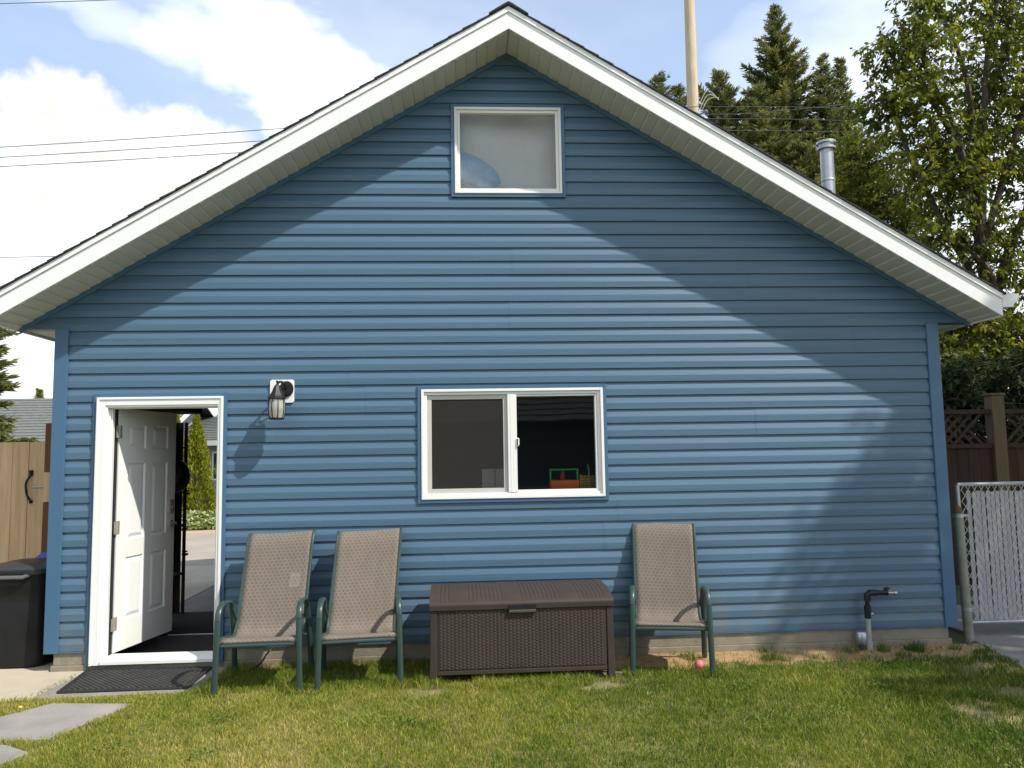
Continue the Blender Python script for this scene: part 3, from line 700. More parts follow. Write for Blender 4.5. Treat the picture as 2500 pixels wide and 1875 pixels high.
def spline(pts, n=6):
    P = [Vector(p) for p in pts]; out = []
    for i in range(len(P) - 1):
        p0, p1, p2, p3 = P[max(i - 1, 0)], P[i], P[i + 1], P[min(i + 2, len(P) - 1)]
        for k in range(n):
            t = k / n; out.append(.5 * ((2 * p1) + (p2 - p0) * t + (2 * p0 - 5 * p1 + 4 * p2 - p3) * t * t + (-p0 + 3 * p1 - 3 * p2 + p3) * t ** 3))
    out.append(P[-1]); return out
# local: x across, y back (+ is towards the wall), z up from the ground; origin under the seat
SP = [(-.262, .335), (-.272, .352), (-.262, .372), (-.22, .378), (-.10, .352), (.02, .336), (.085, .352), (.128, .41), (.165, .52), (.215, .68), (.262, .83), (.297, .945), (.327, 1.005), (.357, 1.035), (.380, 1.040)]
def make_chair(loc, rz, label, mt, lean=0, slope=0):
    t = thing('patio_chair', loc, label, 'chair', 'sling patio chairs along the garage wall', rz)
    pr = spline([(0, y, z) for y, z in SP], 5); n = len(pr); P = []
    ws = []
    for i, p in enumerate(pr):
        f = i / (n - 1); w = .256 - .018 * max(0, min(1, (f - .12) / .25)); row = []
        nx = (pr[min(i + 1, n - 1)] - pr[max(i - 1, 0)]).normalized(); nn = Vector((0, -nx.z, nx.y))
        for j in range(13):
            s = j / 12 * 2 - 1; sag = .012 * (1 - s * s) * (1 if .1 < f < .95 else .4)
            row.append((s * w + lean * max(0, p.z - .36), p.y - nn.y * sag, p.z - nn.z * sag + slope * s * w * max(0, min(1, (p.z - .3) / .4))))
        P.append(row); ws.append(w)
    al = [0]
    for p, q in zip(pr[:-1], pr[1:]): al.append(al[-1] + (q - p).length)
    o = MB().grid(P, vv=[q / al[-1] for q in al]).build('sling', mt, t, smooth=True, angle=180)
    so_ = o.modifiers.new('Solidify', 'SOLIDIFY'); so_.thickness = .004
    for s in (-1, 1):
        rail = [(s * (w + .006) + lean * max(0, p.z - .36), p.y + .004, p.z - .003 + slope * s * w * max(0, min(1, (p.z - .3) / .4))) for p, w in zip(pr, ws)][3:]
        MB().tube(rail, .0125, 8).build('rail', M['frame'], t, smooth=True)
        X = s * .279
        fl = spline([(X + s * .008, -.278, 0), (X, -.272, .34), (X - s * .002, -.262, .50)], 5)
        ar = spline([(X - s * .002, -.262, .50), (X - s * .004, -.245, .552), (X - s * .006, -.20, .588), (X - s * .008, -.12, .598), (X - s * .008, -.02, .588), (X - s * .008, .055, .565), (X - s * .007, .10, .520)], 5)
        rl = spline([(X - s * .007, .10, .520), (X - s * .005, .135, .43), (X, .20, .22), (X + s * .006, .262, 0)], 5)
        for nm, pts in (('leg', fl), ('armrest', ar), ('leg', rl)):
            MB().tube(pts, .0215, 12, flat=.62, side=(1, 0, 0)).build(nm, M['frame'], t, smooth=True, angle=50)
        MB().tube([(X - s * .01, .075, .548), (X - s * .032, .13, .44)], .009, 8).build('bracket', M['frame'], t, smooth=True)
        MB().tube([(X, -.262, .335), (X - s * .04, -.255, .338)], .012, 8).build('bracket', M['frame'], t, smooth=True)
    for w_, y_, z_, r_ in ((.272, -.255, .330, .017), (.255, .085, .325, .013), (.262, .16, .300, .011), (.232, .378, 1.026, .011)):
        MB().tube([(-w_ + lean * max(0, z_ - .36), y_, z_ - (slope * w_ if z_ > .9 else 0)), (w_ + lean * max(0, z_ - .36), y_, z_ + (slope * w_ if z_ > .9 else 0))], r_, 10, flat=.85).build('crossbar', M['frame'], t, smooth=True)
    return t
SM = sling_mat('taupe sling fabric', False)
make_chair((1.800, -.505, GZ), R(2), 'leftmost patio chair, beside the doorway, with a pale smudge on its taupe back', sling_mat('taupe sling fabric with smudge', True), .05, .03)
make_chair((2.475, -.475, GZ), R(6), 'middle patio chair, between the first chair and the brown storage box', SM, .09, .035)
make_chair((4.800, -.385, GZ), R(-11), 'lone patio chair to the right of the brown storage box', SM, .0, -.06)

# ------------------------------------------------------------------ storage box
SB = thing('storage_box', (3.655, -.365, GZ), 'long brown resin wicker deck box with a sloped lid and dark hand grip', 'storage box', rz=R(1.0))
M['resin'] = mat('brown resin', (.050, .039, .031), .58, .12, 5, spec=.2)
bw, bd = .662, .285
b = MB(); b.box(-bw + .012, bw - .012, -bd + .022, bd - .02, .055, .505); b.build('body', M['resin'], SB)
# woven front
nx, nz = 236, 92; P = []
for i in range(nz + 1):
    row = []
    for j in range(nx + 1):
        x = -bw + .048 + (2 * bw - .096) * j / nx; z = .080 + .426 * i / nz
        c = (2 * bw - .096) / 44; col = int((x + bw) / c); fx = ((x + bw) / c) % 1
        zz = (z / .0215 + (.5 if col % 2 else 0)) % 1
        h = math.sin(math.pi * fx) ** .5 * (.35 + .65 * math.sin(math.pi * zz) ** .7)
        edge = min(1, j / 4, (nx - j) / 4, i / 3, (nz - i) / 3)
        row.append((x, -bd + .003 - .0075 * h * edge, z))
    P.append(row)
MB().grid(P).build('front_panel', M['resin'], SB, smooth=True, angle=180)
for s in (-1, 1):
    b = MB(); x0, x1 = sorted((s * bw, s * (bw - .046)))
    b.add([(x0 - (.012 if s < 0 else -.004), -bd - .008, -.012), (x1 - (-.0 if s < 0 else -.012), -bd - .008, -.012), (x1, -bd + .05, -.012), (x0, -bd + .05, -.012), (x0, -bd - .004, .505), (x1, -bd - .004, .505), (x1, -bd + .05, .505), (x0, -bd + .05, .505)],
          [(3, 2, 1, 0), (4, 5, 6, 7), (0, 1, 5, 4), (1, 2, 6, 5), (2, 3, 7, 6), (3, 0, 4, 7)])
    b.build('leg', M['resin'], SB, bevel=.006)
    b = MB(); b.box(x0, x1, bd - .06, bd, -.01, .505); b.build('leg', M['resin'], SB, bevel=.006)
    xx = s * (bw - .006); MB().box(min(xx, xx - s * .01), max(xx, xx - s * .01), -bd + .052, bd - .062, .06, .50).build('side_panel', M['resin'], SB)
b = MB(); b.box(-bw + .047, bw - .047, -bd - .001, -bd + .02, .052, .0795); b.build('rim', M['resin'], SB, bevel=.003)
# lid: sloping, ribbed
b = MB(); prof = [(-bd - .016, .508), (-bd - .018, .545), (-bd - .008, .560), (-bd + .10, .592), (-.02, .608), (bd - .04, .612), (bd + .0, .600), (bd + .0, .508)]
nxx = 220; P = []
dense = []
for (a, c), (d, e) in zip(prof[:-1], prof[1:]):
    for k in range(4): dense.append((a + (d - a) * k / 4, c + (e - c) * k / 4))
dense.append(prof[-1])
for y, z in dense:
    row = []
    for j in range(nxx + 1):
        x = -bw - .008 + (2 * bw + .016) * j / nxx; f = (x / .030) % 1
        g = .0035 if (f < .14 and z > .565 and abs(x) < bw - .05) else 0
        row.append((x, y, z - g))
    P.append(row)
b.grid(P)
k = len(dense)
b.add([(-bw - .008, y, z) for y, z in dense], [tuple(range(k))]); b.add([(bw + .008, y, z) for y, z in dense], [tuple(range(k))[::-1]])
LID = b.build('lid', M['resin'], SB, smooth=True, angle=40)
b = MB(); b.box(-.100, .100, -bd - .021, -bd - .0185, .500, .535); b.build('grip', M['black'], LID)
b = MB(); b.prism([(-bd - .020, .478), (-bd - .028, .482), (-bd - .030, .500), (-bd - .004, .500), (-bd - .004, .478)], 'x', -.098, .098); b.build('grip_lip', mat('lighter brown resin', (.10, .078, .060), .5, .06, 6), LID, bevel=.003)
MB().box(-.135, -.112, -bd - .020, -bd - .018, .503, .515).build('lock_hole', M['black'], LID)

# ------------------------------------------------------------------ door mat, ball, cord, gas riser
DMT = thing('door_mat', (.83, -.335, -.146), 'black ribbed rubber door mat on the slab below the open door', 'door mat')
pm = [(-.435, -.285), (.445, -.275), (.445, .262), (-.505, .302)]
b = MB(); b.prism(pm, 'z', 0, .008); b.build('backing', M['rubber'], DMT)
b = MB()
def inside(x, y, m=.035): 
    t = (y + .285) / .58; return -.435 - .07 * t + m < x < .445 - m and -.28 + m < y < .265 - .0 + (.035 * (1 - (x + .5) / .95)) - m
for i in range(-22, 24):
    for j in range(-14, 15):
        x = i * .041 + (.0205 if j % 2 else 0); y = j * .0205
        if inside(x, y): b.add([(x - .016, y, .008), (x, y - .0088, .008), (x + .016, y, .008), (x, y + .0088, .008), (x - .012, y, .016), (x, y - .0064, .016), (x + .012, y, .016), (x, y + .0064, .016)], [(4, 5, 6, 7), (0, 1, 5, 4), (1, 2, 6, 5), (2, 3, 7, 6), (3, 0, 4, 7)])
b.build('studs', mat('worn grey rubber', (.040, .038, .035), .6, .3, 9), DMT)
b = MB()
for (ax, ay), (cx, cy) in zip(pm, pm[1:] + pm[:1]): b.tube([(ax, ay, .009), (cx, cy, .009)], .009, 6)
b.build('border', M['rubber'], DMT)
b = MB(); n = 20; b.lathe([(.0345 * math.sin(math.pi * (i + .02) / 20.04), -.0345 * math.cos(math.pi * (i + .02) / 20.04)) for i in range(21)], (0, 0, 0), 24)
bm_ = mat('pink rubber', (.62, .10, .12), .5, 0, 14, .2, 30, col2=(.70, .22, .22)); BL = tag(b.build('ball', bm_, smooth=True, angle=180), 'small pink ball in the grass under the lone chair', 'ball'); BL.location = (4.985, -.52, GZ + .034)
tag(MB().tube(spline([(1.72, -.04, -.02), (1.69, -.10, -.06), (1.66, -.15, -.11), (1.60, -.20, -.135), (1.50, -.20, -.143), (1.42, -.12, -.143)], 5), .006, 6).build('cord', M['black'], smooth=True), 'thin black cord along the foundation under the leftmost chair', 'cord')
GP = thing('gas_pipe', (6.514, -.10, GZ), 'gas riser with black shutoff fittings and a silver regulator by the foundation', 'gas pipe')
M['paintpipe'] = mat('grey painted pipe', (.33, .35, .30), .5, .2, 14)
b = MB(); b.tube([(.004, 0, -.02), (.002, 0, .26)], .019, 12); b.tube([(.004, 0, -.02), (.003, 0, .06)], .026, 12); b.build('riser', M['paintpipe'], GP, smooth=True)
b = MB(); b.tube([(.002, 0, .245), (.002, 0, .345)], [.026, .026], 12); b.tube([(.002, 0, .34), (.004, 0, .40)], .018, 12); b.tube([(.004, 0, .385), (.008, 0, .43), (.03, 0, .447), (.09, 0, .445)], [.026, .028, .026, .022], 12)
b.tube([(.09, 0, .445), (.16, 0, .443), (.175, 0, .443)], [.02, .02, .024], 10); b.build('valve', M['black'], GP, smooth=True)
b = MB(); b.tube([(.09, -.003, .446), (.235, -.003, .440)], .013, 12); b.tube([(.225, -.003, .4405), (.25, -.003, .439)], .019, 12); b.build('nipple', mat('brass and steel', (.52, .42, .34), .3, .1, 9, metal=.8), GP, smooth=True)
b = MB(); b.tube([(.155, 0, .452), (.155, .0, .475), (.19, 0, .478)], .012, 8); b.build('lever', M['black'], GP, smooth=True)
b = MB(); b.tube([(.022, -.004, .275), (.045, -.004, .278)], .011, 10); b.build('plug', M['nickel'], GP, smooth=True)
b = MB(); b.lathe([(.012, -.062), (.035, -.055), (.046, -.03), (.048, 0), (.048, .055), (.040, .062)], (-.046, .035, .075), 20); b.build('regulator', M['galv'], GP, smooth=True, angle=50)
b = MB(); b.tube([(-.07, .0, .03), (-.065, -.01, .008)], .022, 10); b.build('vent', M['black'], GP, smooth=True)

# ------------------------------------------------------------------ left side: bin, gate
BN2 = thing('wheelie_bin', (-.325, .33, GZ - .0), 'black plastic wheelie bin with a grey lid against the garage corner', 'bin')
M['binp'] = mat('black bin plastic', (.010, .0098, .009), .45, .25, 6, .1, 20, spec=.3)
b = MB(); b.lathe([(.195, 0), (.215, .01), (.242, .50), (.236, .515), (.250, .60), (.256, .74)], (0, 0, 0), 40, sq=3.4); b.build('body', M['binp'], BN2, smooth=True, angle=40)
b = MB(); b.lathe([(.278, .735), (.285, .745), (.285, .775), (.25, .797), (.14, .818), (.0, .824)], (0, -.005, 0), 40, sq=3.4); b.build('lid', mat('grey bin lid', (.026, .027, .030), .4, .15, 7, spec=.5), BN2, smooth=True, angle=40)
b = MB(); b.tube([(-.11, -.255, .735), (-.08, -.30, .72), (.10, -.30, .72), (.13, -.255, .735)], .016, 8, flat=.7); b.build('handle', mat('shiny bin lip', (.10, .10, .10), .25, .2, 8, spec=.9), BN2, smooth=True)
for s in (-1,): 
    b = MB(); b.lathe([(.085, -.02), (.085, .02)], (0, 0, 0), 20); b.v = [(-.215 + z, .18 + x * .0 + y, .088 + x) for x, y, z in b.v]; b.build('wheel', M['rubber'], BN2)
RB = thing('recycling_bin', (-.27, .695, GZ), 'blue lidded recycling bin half hidden behind the black bin', 'bin'); RB.scale = (1, .36, 1.08)
bl = mat('blue bin plastic', (.05, .10, .40), .4, .15, 6)
b = MB(); b.lathe([(.17, 0), (.20, .70)], (0, 0, 0), 32, sq=4); b.build('body', bl, RB, smooth=True, angle=40)
b = MB(); b.lathe([(.215, .70), (.22, .73), (.15, .775), (0, .785)], (0, 0, 0), 32, sq=4); b.build('lid', bl, RB, smooth=True, angle=40)

def set_tint(o, vals):
    a = o.data.attributes.new('tint', 'FLOAT', 'POINT'); a.data.foreach_set('value', np.asarray(vals, dtype=np.float32))
def boards(specs, name, m, parent, seed=1):
    """many boards in one part, each with its own tone"""
    b = MB(); tn = []; r = random.Random(seed)
    for s_ in specs:
        b.box(*s_); tn += [r.random()] * 8
    o = b.build(name, m, parent); set_tint(o, tn); return o
M['cedar_new'] = wood_mat('fresh cedar boards', (.50, .32, .17), (.72, .51, .30))
M['cedar_post'] = wood_mat('stained brown post', (.11, .045, .018), (.20, .09, .04))
M['cedar_old'] = wood_mat('weathered dark fence boards', (.034, .017, .009), (.076, .040, .021))
M['post_old'] = wood_mat('grey brown fence post', (.10, .066, .036), (.17, .12, .066))
YG = .80
WG = thing('wooden_gate', (-1.2, YG, GZ), 'new tan cedar board gate with a black pull handle left of the garage', 'gate')
xs = -.72; sp = []; xx = .715
for i in range(12):
    w = .138; sp.append((xx - w, xx, -.010 - .002 * (i % 2), .010, .04, 1.80 + random.uniform(-.004, .004))); xx -= w + .004
boards(sp, 'boards', M['cedar_new'], WG, 4)
b = MB(); b.box(-.95, .70, .011, .05, .30, .39); b.box(-.95, .70, .011, .05, 1.45, 1.54); b.build('rail', M['cedar_new'], WG)
b = MB(); b.tube(spline([(.60, -.012, 1.515), (.588, -.03, 1.48), (.580, -.055, 1.43), (.588, -.05, 1.34), (.603, -.03, 1.29), (.606, -.012, 1.265)], 4), [.0095] * 21, 8); b.tube([(.60, -.012, 1.50), (.60, -.016, 1.55)], .018, 8); b.tube([(.606, -.012, 1.26), (.606, -.016, 1.285)], .016, 8); b.build('pull_handle', M['black'], WG, smooth=True)
b = MB(); b.tube([(.62, -.018, 1.40), (.76, -.018, 1.405)], .008, 8); b.box(.735, .775, -.028, -.012, 1.37, 1.43); b.build('latch', M['galv'], WG)
FP = thing('gate_post', (-.42, YG, GZ), 'reddish brown wooden post between the tan gate and the garage', 'post')
b = MB(); b.box(-.055, .055, -.045, .045, 0, 1.965); o = b.build('post', M['cedar_post'], FP, bevel=.004); set_tint(o, [.5] * 8)
b = MB(); b.box(-.047, .050, -.058, -.0455, 1.27, 1.53); o = b.build('latch_block', M['cedar_new'], FP); set_tint(o, [.6] * 8)
LF = thing('wooden_fence', (-4.2, YG + .02, GZ), 'tan cedar board fence continuing left of the tan gate', 'fence')
sp = [(1.34 - .142 * (i + 1), 1.34 - .142 * i - .004, -.01, .01, .02, 1.78) for i in range(26)]; boards(sp, 'boards', M['cedar_new'], LF, 9)

# ------------------------------------------------------------------ right side: chain link gate, lattice fence
CG = thing('chain_link_gate', (7.44, .14, GZ), 'chain link gate woven with white privacy slats right of the garage', 'gate')
gz0, gz1, gw = .130, 1.295, 1.62
b = MB(); fr = [(.07, 0, gz0), (.055, 0, gz1), (gw, 0, gz1 + .005), (gw, 0, gz0)]
for p, q in zip(fr, fr[1:] + fr[:1]): b.tube([p, q], .0175, 10)
b.build('frame', M['galv'], CG, smooth=True)
wh = mat('white plastic slats', (.40, .395, .40), .5, .10, 4, stretch=(8, 8, .6)); b = MB(); rr = random.Random(2)
x = .135; i = 0
while x < gw - .03:
    w = .034; br = rr.uniform(-.004, .004)
    b.box(x, x + w, -.004 + br, .001 + br, gz0 + .02, gz1 - .055 + rr.uniform(-.012, .004))
    x += w + (.006 if i % 3 else .013); i += 1
b.build('slats', wh, CG)
b = MB(); stp = .060; H = gz1 - gz0 - .01
for d in (-1, 1):
    k0 = -int(H / stp / 1) - 2
    x = .07 - H
    while x < gw + H:
        # a wire leaning d, clipped to the gate
        p0 = (x, gz0 + .005) ; p1 = (x + H * .62 * d, gz0 + .005 + H)
        pts = []
        for t in np.linspace(0, 1, 25):
            X = p0[0] + (p1[0] - p0[0]) * t; Z = p0[1] + (p1[1] - p0[1]) * t
            if .06 < X < gw: pts.append((X, -.009 + .002 * d, Z))
        if len(pts) > 1: b.tube(pts, .0026, 5, caps=False)
        x += stp
b.build('mesh', mat('galvanised wire', (.58, .58, .55), .45, .1, 9, metal=.3), CG)
MP = thing('metal_post', (7.475, .10, GZ), 'round grey steel gate post at the right corner of the garage', 'post')
b = MB(); b.tube([(.012, 0, -.05), (-.012, 0, 1.055)], .038, 18); b.build('pipe', mat('dull grey green steel', (.26, .27, .22), .55, .2, 10, metal=.3), MP, smooth=True)
for z in (.24, 1.02):
    b = MB(); b.tube([(-.0 + .012 - .022 * z, 0, z), (.012 - .022 * z, 0, z + .028)], .042, 18); b.tube([(.0, -.01, z + .014), (.075, .02, z + .014)], .012, 8); b.build('hinge_band', M['galv'], MP, smooth=True)
b = MB(); b.lathe([(.034, 1.055), (.036, 1.075), (.022, 1.11), (.006, 1.12)], (-.012, 0, 0), 14); b.build('cap', mat('rusty cap', (.16, .075, .04), .8, .3, 20), MP, smooth=True)

Fy = 2.3
LT = thing('lattice_fence', (7.9, Fy, GZ), 'dark brown wooden fence with a lattice top in deep shade behind the white gate', 'fence')
post_x = [-.5, 1.50, 3.5, 5.5]
for i, px in enumerate(post_x):
    b = MB(); b.box(px - .075, px + .075, -.07, .07, 0, 2.21); b.box(px - .09, px + .09, -.085, .085, 2.21, 2.235); o = b.build('post', M['post_old'], LT, bevel=.004); set_tint(o, [.5] * 16)
for a, c in zip(post_x[:-1], post_x[1:]):
    x0, x1 = a + .077, c - .077; n = int((x1 - x0) / .142); w = (x1 - x0) / n
    boards([(x0 + i * w + .002, x0 + (i + 1) * w - .002, -.012, .010, .06, 1.60) for i in range(n)], 'boards', M['cedar_old'], LT, 21)
    b = MB(); b.box(x0, x1, -.045, .040, 1.605, 1.655); b.box(x0, x1, -.045, .040, 2.00, 2.05); o = b.build('rail', M['cedar_old'], LT); set_tint(o, [.4] * 16)
    b = MB(); H = .34
    for d, yy in ((1, -.008), (-1, .004)):
        x = x0 - H
        while x < x1 + H:
            q = [(x, 1.656), (x + .045, 1.656), (x + .045 + H * d, 1.999), (x + H * d, 1.999)]
            if min(p[0] for p in q) > x0 and max(p[0] for p in q) < x1: b.prism(q if d > 0 else q[::-1], 'y', yy, yy + .009)
            x += .115
    o = b.build('lattice', M['cedar_old'], LT); set_tint(o, [.6] * len(b.v))

# ------------------------------------------------------------------ utility pole and wires
UP = thing('utility_pole', (8.97, 12.0, GZ), 'tall pale wooden utility pole rising behind the roof', 'utility pole')
M['pole'] = wood_mat('bleached pole wood', (.46, .35, .22), (.70, .57, .41))
b = MB(); b.tube([(-.02, 0, 0), (.0, 0, 5), (.01, 0, 9.5), (.02, 0, 12), (.03, 0, 15.5)], [.20, .175, .146, .134, .118], 16); o = b.build('pole', M['pole'], UP, smooth=True); set_tint(o, [.3] * len(b.v))
M['wire'] = mat('dark wire', (.10, .10, .12), .5)
b = MB()
for z in (9.92, 9.60, 9.30): b.tube([(.10, -.12, z), (.24, -.22, z + .02)], .018, 8); b.lathe([(.03, z - .02), (.05, z + .01), (.05, z + .05), (.02, z + .08)], (.26, -.24, 0), 10)
b.build('insulator', mat('grey insulators', (.22, .22, .23), .4), UP, smooth=True)
b = MB()
for k in range(3): b.tube(spline([(.14, -.14, 9.9 + .15 * k), (.35, -.15, 10.3 + .12 * k), (.62, -.16, 10.35 - .03 * k)], 5), .012, 6)
b.build('jumper_wire', mat('pale jumper wire', (.40, .38, .28), .6), UP, smooth=True)
def wire(pts, label, r=.009):
    return tag(MB().tube(spline(pts, 8), r, 5).build('power_line', M['wire']), label, 'power line', 'overhead wires')
px = 9.2
def span(zl, zp, zr, label, lbl2=None, sag=.5):
    zz = zl + (zl - zp) * .3
    # left: from far beyond the frame to the pole, right: away from the pole
    wire([(-24, 12, zl - .36 * (zp - zl) / 1.0 if False else zl - (zp - zl)), (-7.64, 12, zl), (px, 11.76, zp), (24, 12.4, zr)], label)
span(8.883, 9.93, 9.75, 'highest of the three close parallel wires left of the roof')
span(8.636, 9.62, 9.40, 'middle of the three close parallel wires left of the roof')
span(8.411, 9.32, 9.15, 'lowest of the three close parallel wires left of the roof')
wire([(-24, 12, 11.85), (-7.79, 12, 12.436), (8.98, 12, 13.5), (24, 12, 14.0)], 'single wire across the very top left corner of the sky')
wire([(-24, 12, 6.0), (-7.54, 12, 6.236), (-3.5, 12, 6.35), (8.9, 12, 6.9)], 'single low wire at the left edge just above the roof eave')
wire([(9.2, 11.8, 9.75), (11.0, 12, 9.93), (15.0, 12, 10.47), (24, 12, 12.2)], 'single wire rising from the pole across the spruces to the right')

# ------------------------------------------------------------------ vegetation
def leaf_mesh(name, C, D, S, W, m, parent=None, tint=None, fold=0.0, kind=None):
    """diamond leaves: centres C, directions D, lengths S, widths W (all numpy)"""
    n = len(C); D = D / np.linalg.norm(D, axis=1, keepdims=True)
    rv = RNG.normal(size=(n, 3)); A = np.cross(D, rv); A /= np.linalg.norm(A, axis=1, keepdims=True)
    S = S[:, None]; W = W[:, None]
    V = np.empty((n, 4, 3)); V[:, 0] = C - D * S * .5; V[:, 1] = C + A * W * .5 - D * S * .06; V[:, 2] = C + D * S * .5; V[:, 3] = C - A * W * .5 - D * S * .06
    me = bpy.data.meshes.new(name); me.vertices.add(n * 4); me.vertices.foreach_set('co', V.reshape(-1).astype(np.float32))
    me.loops.add(n * 4); me.loops.foreach_set('vertex_index', np.arange(n * 4, dtype=np.int32)); me.polygons.add(n)
    me.polygons.foreach_set('loop_start', np.arange(0, n * 4, 4, dtype=np.int32)); me.polygons.foreach_set('loop_total', np.full(n, 4, dtype=np.int32))
    me.update(calc_edges=True)
    a = me.attributes.new('tint', 'FLOAT', 'POINT'); t = RNG.random(n) if tint is None else tint; a.data.foreach_set('value', np.repeat(t, 4).astype(np.float32))
    me.materials.append(m); o = bpy.data.objects.new(name, me); COL.objects.link(o)
    if parent: o.parent = parent
    if kind: o['kind'] = kind
    return o
M['bark'] = mat('grey brown bark', (.10, .075, .055), .95, .35, 9, .6, 30, stretch=(3, 3, .6))
M['leaf'] = leaf_mat('broad leaves', [(0, (.055, .085, .008)), (.55, (.185, .210, .016)), (1, (.40, .38, .032))], .5)
M['leaf_dark'] = leaf_mat('dense bush leaves', [(0, (.065, .10, .010)), (.6, (.225, .245, .018)), (1, (.42, .40, .038))], .48)
M['needle'] = leaf_mat('spruce needles', [(0, (.060, .082, .026)), (.6, (.20, .21, .058)), (1, (.42, .34, .10))], .38)
M['cedar_leaf'] = leaf_mat('cedar sprays', [(0, (.11, .14, .010)), (.6, (.26, .28, .018)), (1, (.44, .43, .05))], .4)

def broadleaf(loc, trunk_h, lobes, n_twigs, leaf_len, label, m, group=None, twig=(.35, .75), per=20, trunk_r=.12, seed=1, name='leafy_tree', cat='tree', droop=.7):
    """trunk with limbs to every lobe of the crown; twigs hung with leaves fill the lobes (lobes: centre, radii, weight; local coords)"""
    rng = np.random.default_rng(seed); t = thing(name, loc, label, cat, group)
    b = MB(); top = Vector((0, 0, trunk_h)); limbs = []
    b.tube([(0, 0, -.1), (.03, .02, trunk_h * .4), (0, .03, trunk_h)], [trunk_r, trunk_r * .8, trunk_r * .6], 9)
    for c, r, w in lobes:
        c = Vector(c); s = Vector((0, 0, min(trunk_h, max(trunk_h * .45, c.z * .55)))); mid = s.lerp(c, .5) + Vector((rng.normal(0, .15), rng.normal(0, .15), .15 * (c - s).length))
        tip = c + Vector((rng.normal(0, .1), rng.normal(0, .1), r[2] * .55))
        path = spline([s, mid, c, tip], 4); limbs.append(path)
        b.tube(path, [max(.012, trunk_r * .5 * (1 - i / len(path)) ** .8) for i in range(len(path))], 6)
    wts = np.array([l[2] for l in lobes], float); wts /= wts.sum()
    C, D, T = [], [], []
    for k in range(n_twigs):
        i = rng.choice(len(lobes), p=wts); c, r, w = lobes[i]
        u = rng.normal(size=3); u /= np.linalg.norm(u); u *= rng.random() ** .42
        p = np.array(c) + u * np.array(r)
        path = limbs[i]; pv = Vector(p); q = min(path, key=lambda s: (s - pv).length)
        out = np.array(p) - np.array(q); nl = np.linalg.norm(out); out = out / nl if nl > 1e-3 else rng.normal(size=3)
        d = out + rng.normal(0, .45, 3) + np.array([0, 0, .1]); d /= np.linalg.norm(d)
        L = rng.uniform(*twig); e = p + d * L * .5; e[2] -= L * .12; s = p - d * L * .5
        b.tube([q, Vector(s) * .6 + q * .4 + Vector((0, 0, .03)), Vector(s), Vector(p), Vector(e)], [.009, .007, .005, .004, .002], 3, caps=False)
        f = np.linspace(0, 1, per) + rng.normal(0, .02, per)
        base = s[None] + (e - s)[None] * f[:, None]; base[:, 2] -= 0
        ld = rng.normal(0, .55, (per, 3)) + d * .35 + np.array([0, 0, -droop])
        ld /= np.linalg.norm(ld, axis=1, keepdims=True)
        C.append(base + ld * leaf_len * .55); D.append(ld)
        T.append(np.clip(rng.normal(.45, .2) + rng.normal(0, .16, per), 0, 1))
    C = np.concatenate(C); D = np.concatenate(D); T = np.concatenate(T); n = len(C)
    b.build('trunk', M['bark'], t, smooth=True, angle=60)
    leaf_mesh('crown', C, D, leaf_len * rng.uniform(.7, 1.25, n), leaf_len * rng.uniform(.38, .55, n), m, t, T)
    return t

def spruce(loc, h, r, label, group='dark spruces behind the garage', z0=.12, seed=1, lean=0, m=None, dens=1.0, name='spruce_tree', tiplen=.17):
    rng = np.random.default_rng(seed); t = thing(name, loc, label, 'tree', group)
    b = MB(); b.tube([(0, 0, -.1), (lean * .4, 0, h * .5), (lean, 0, h)], [.011 * h + .05, .007 * h + .02, .006], 8)
    C, D, S, T = [], [], [], []
    z = h * z0
    while z < h - .05:
        f = (h - z) / (h * (1 - z0)); rad = r * (f ** .82) * rng.uniform(.85, 1.1) + .05
        nb = max(4, int(6 + 3 * f)); a0 = rng.random() * 6.28; cx = lean * (z / h)
        for k in range(nb):
            a = a0 + 2 * math.pi * k / nb + rng.normal(0, .2); L = rad * rng.uniform(.7, 1.12)
            el = R(38) * (1 - f) ** 1.5 + R(rng.uniform(-16, 2)) * (f ** .5)
            dr = np.array([math.cos(a) * math.cos(el), math.sin(a) * math.cos(el), math.sin(el)])
            st = np.array([cx, 0, z + rng.uniform(-.1, .1)])
            nseg = max(3, int(L / .070 * dens)); ss = np.linspace(.12, 1, nseg)
            P = st[None] + dr[None] * (ss * L)[:, None]; P[:, 2] += .10 * L * (ss ** 2) - .14 * L * ss * f
            if L > .5: b.tube([st, P[nseg // 2], P[-1]], [.018, .010, .004], 3, caps=False)
            sd = np.cross(dr, [0, 0, 1]); sd /= np.linalg.norm(sd) + 1e-9
            tt = np.clip(rng.normal(.38, .12), 0, 1)
            for side in (-1, 1, 0):
                k2 = 4
                for q in range(k2):
                    dd = dr[None] * (.75 if side else 1.0) + side * sd[None] * .85 + rng.normal(0, .28, (nseg, 3)); dd[:, 2] += .08 - .2 * f
                    dd /= np.linalg.norm(dd, axis=1, keepdims=True)
                    ln = tiplen * rng.uniform(.8, 1.6, nseg) * (1.25 - .5 * ss) * (.6 + .55 * min(1, L))
                    C.append(P + dd * ln[:, None] * .5 + rng.normal(0, .02, (nseg, 3))); D.append(dd); S.append(ln); T.append(np.clip(tt + rng.normal(0, .16, nseg) + .25 * (ss - .5), 0, 1))
        z += (.17 + .10 * f) * (h / 10) ** .3
    # leader
    C = np.concatenate(C); D = np.concatenate(D); S = np.concatenate(S); T = np.concatenate(T)
    b.build('trunk', M['bark'], t, smooth=True, angle=60)
    leaf_mesh('crown', C, D, S, S * .14 + .010, m or M['needle'], t, T)
    return t

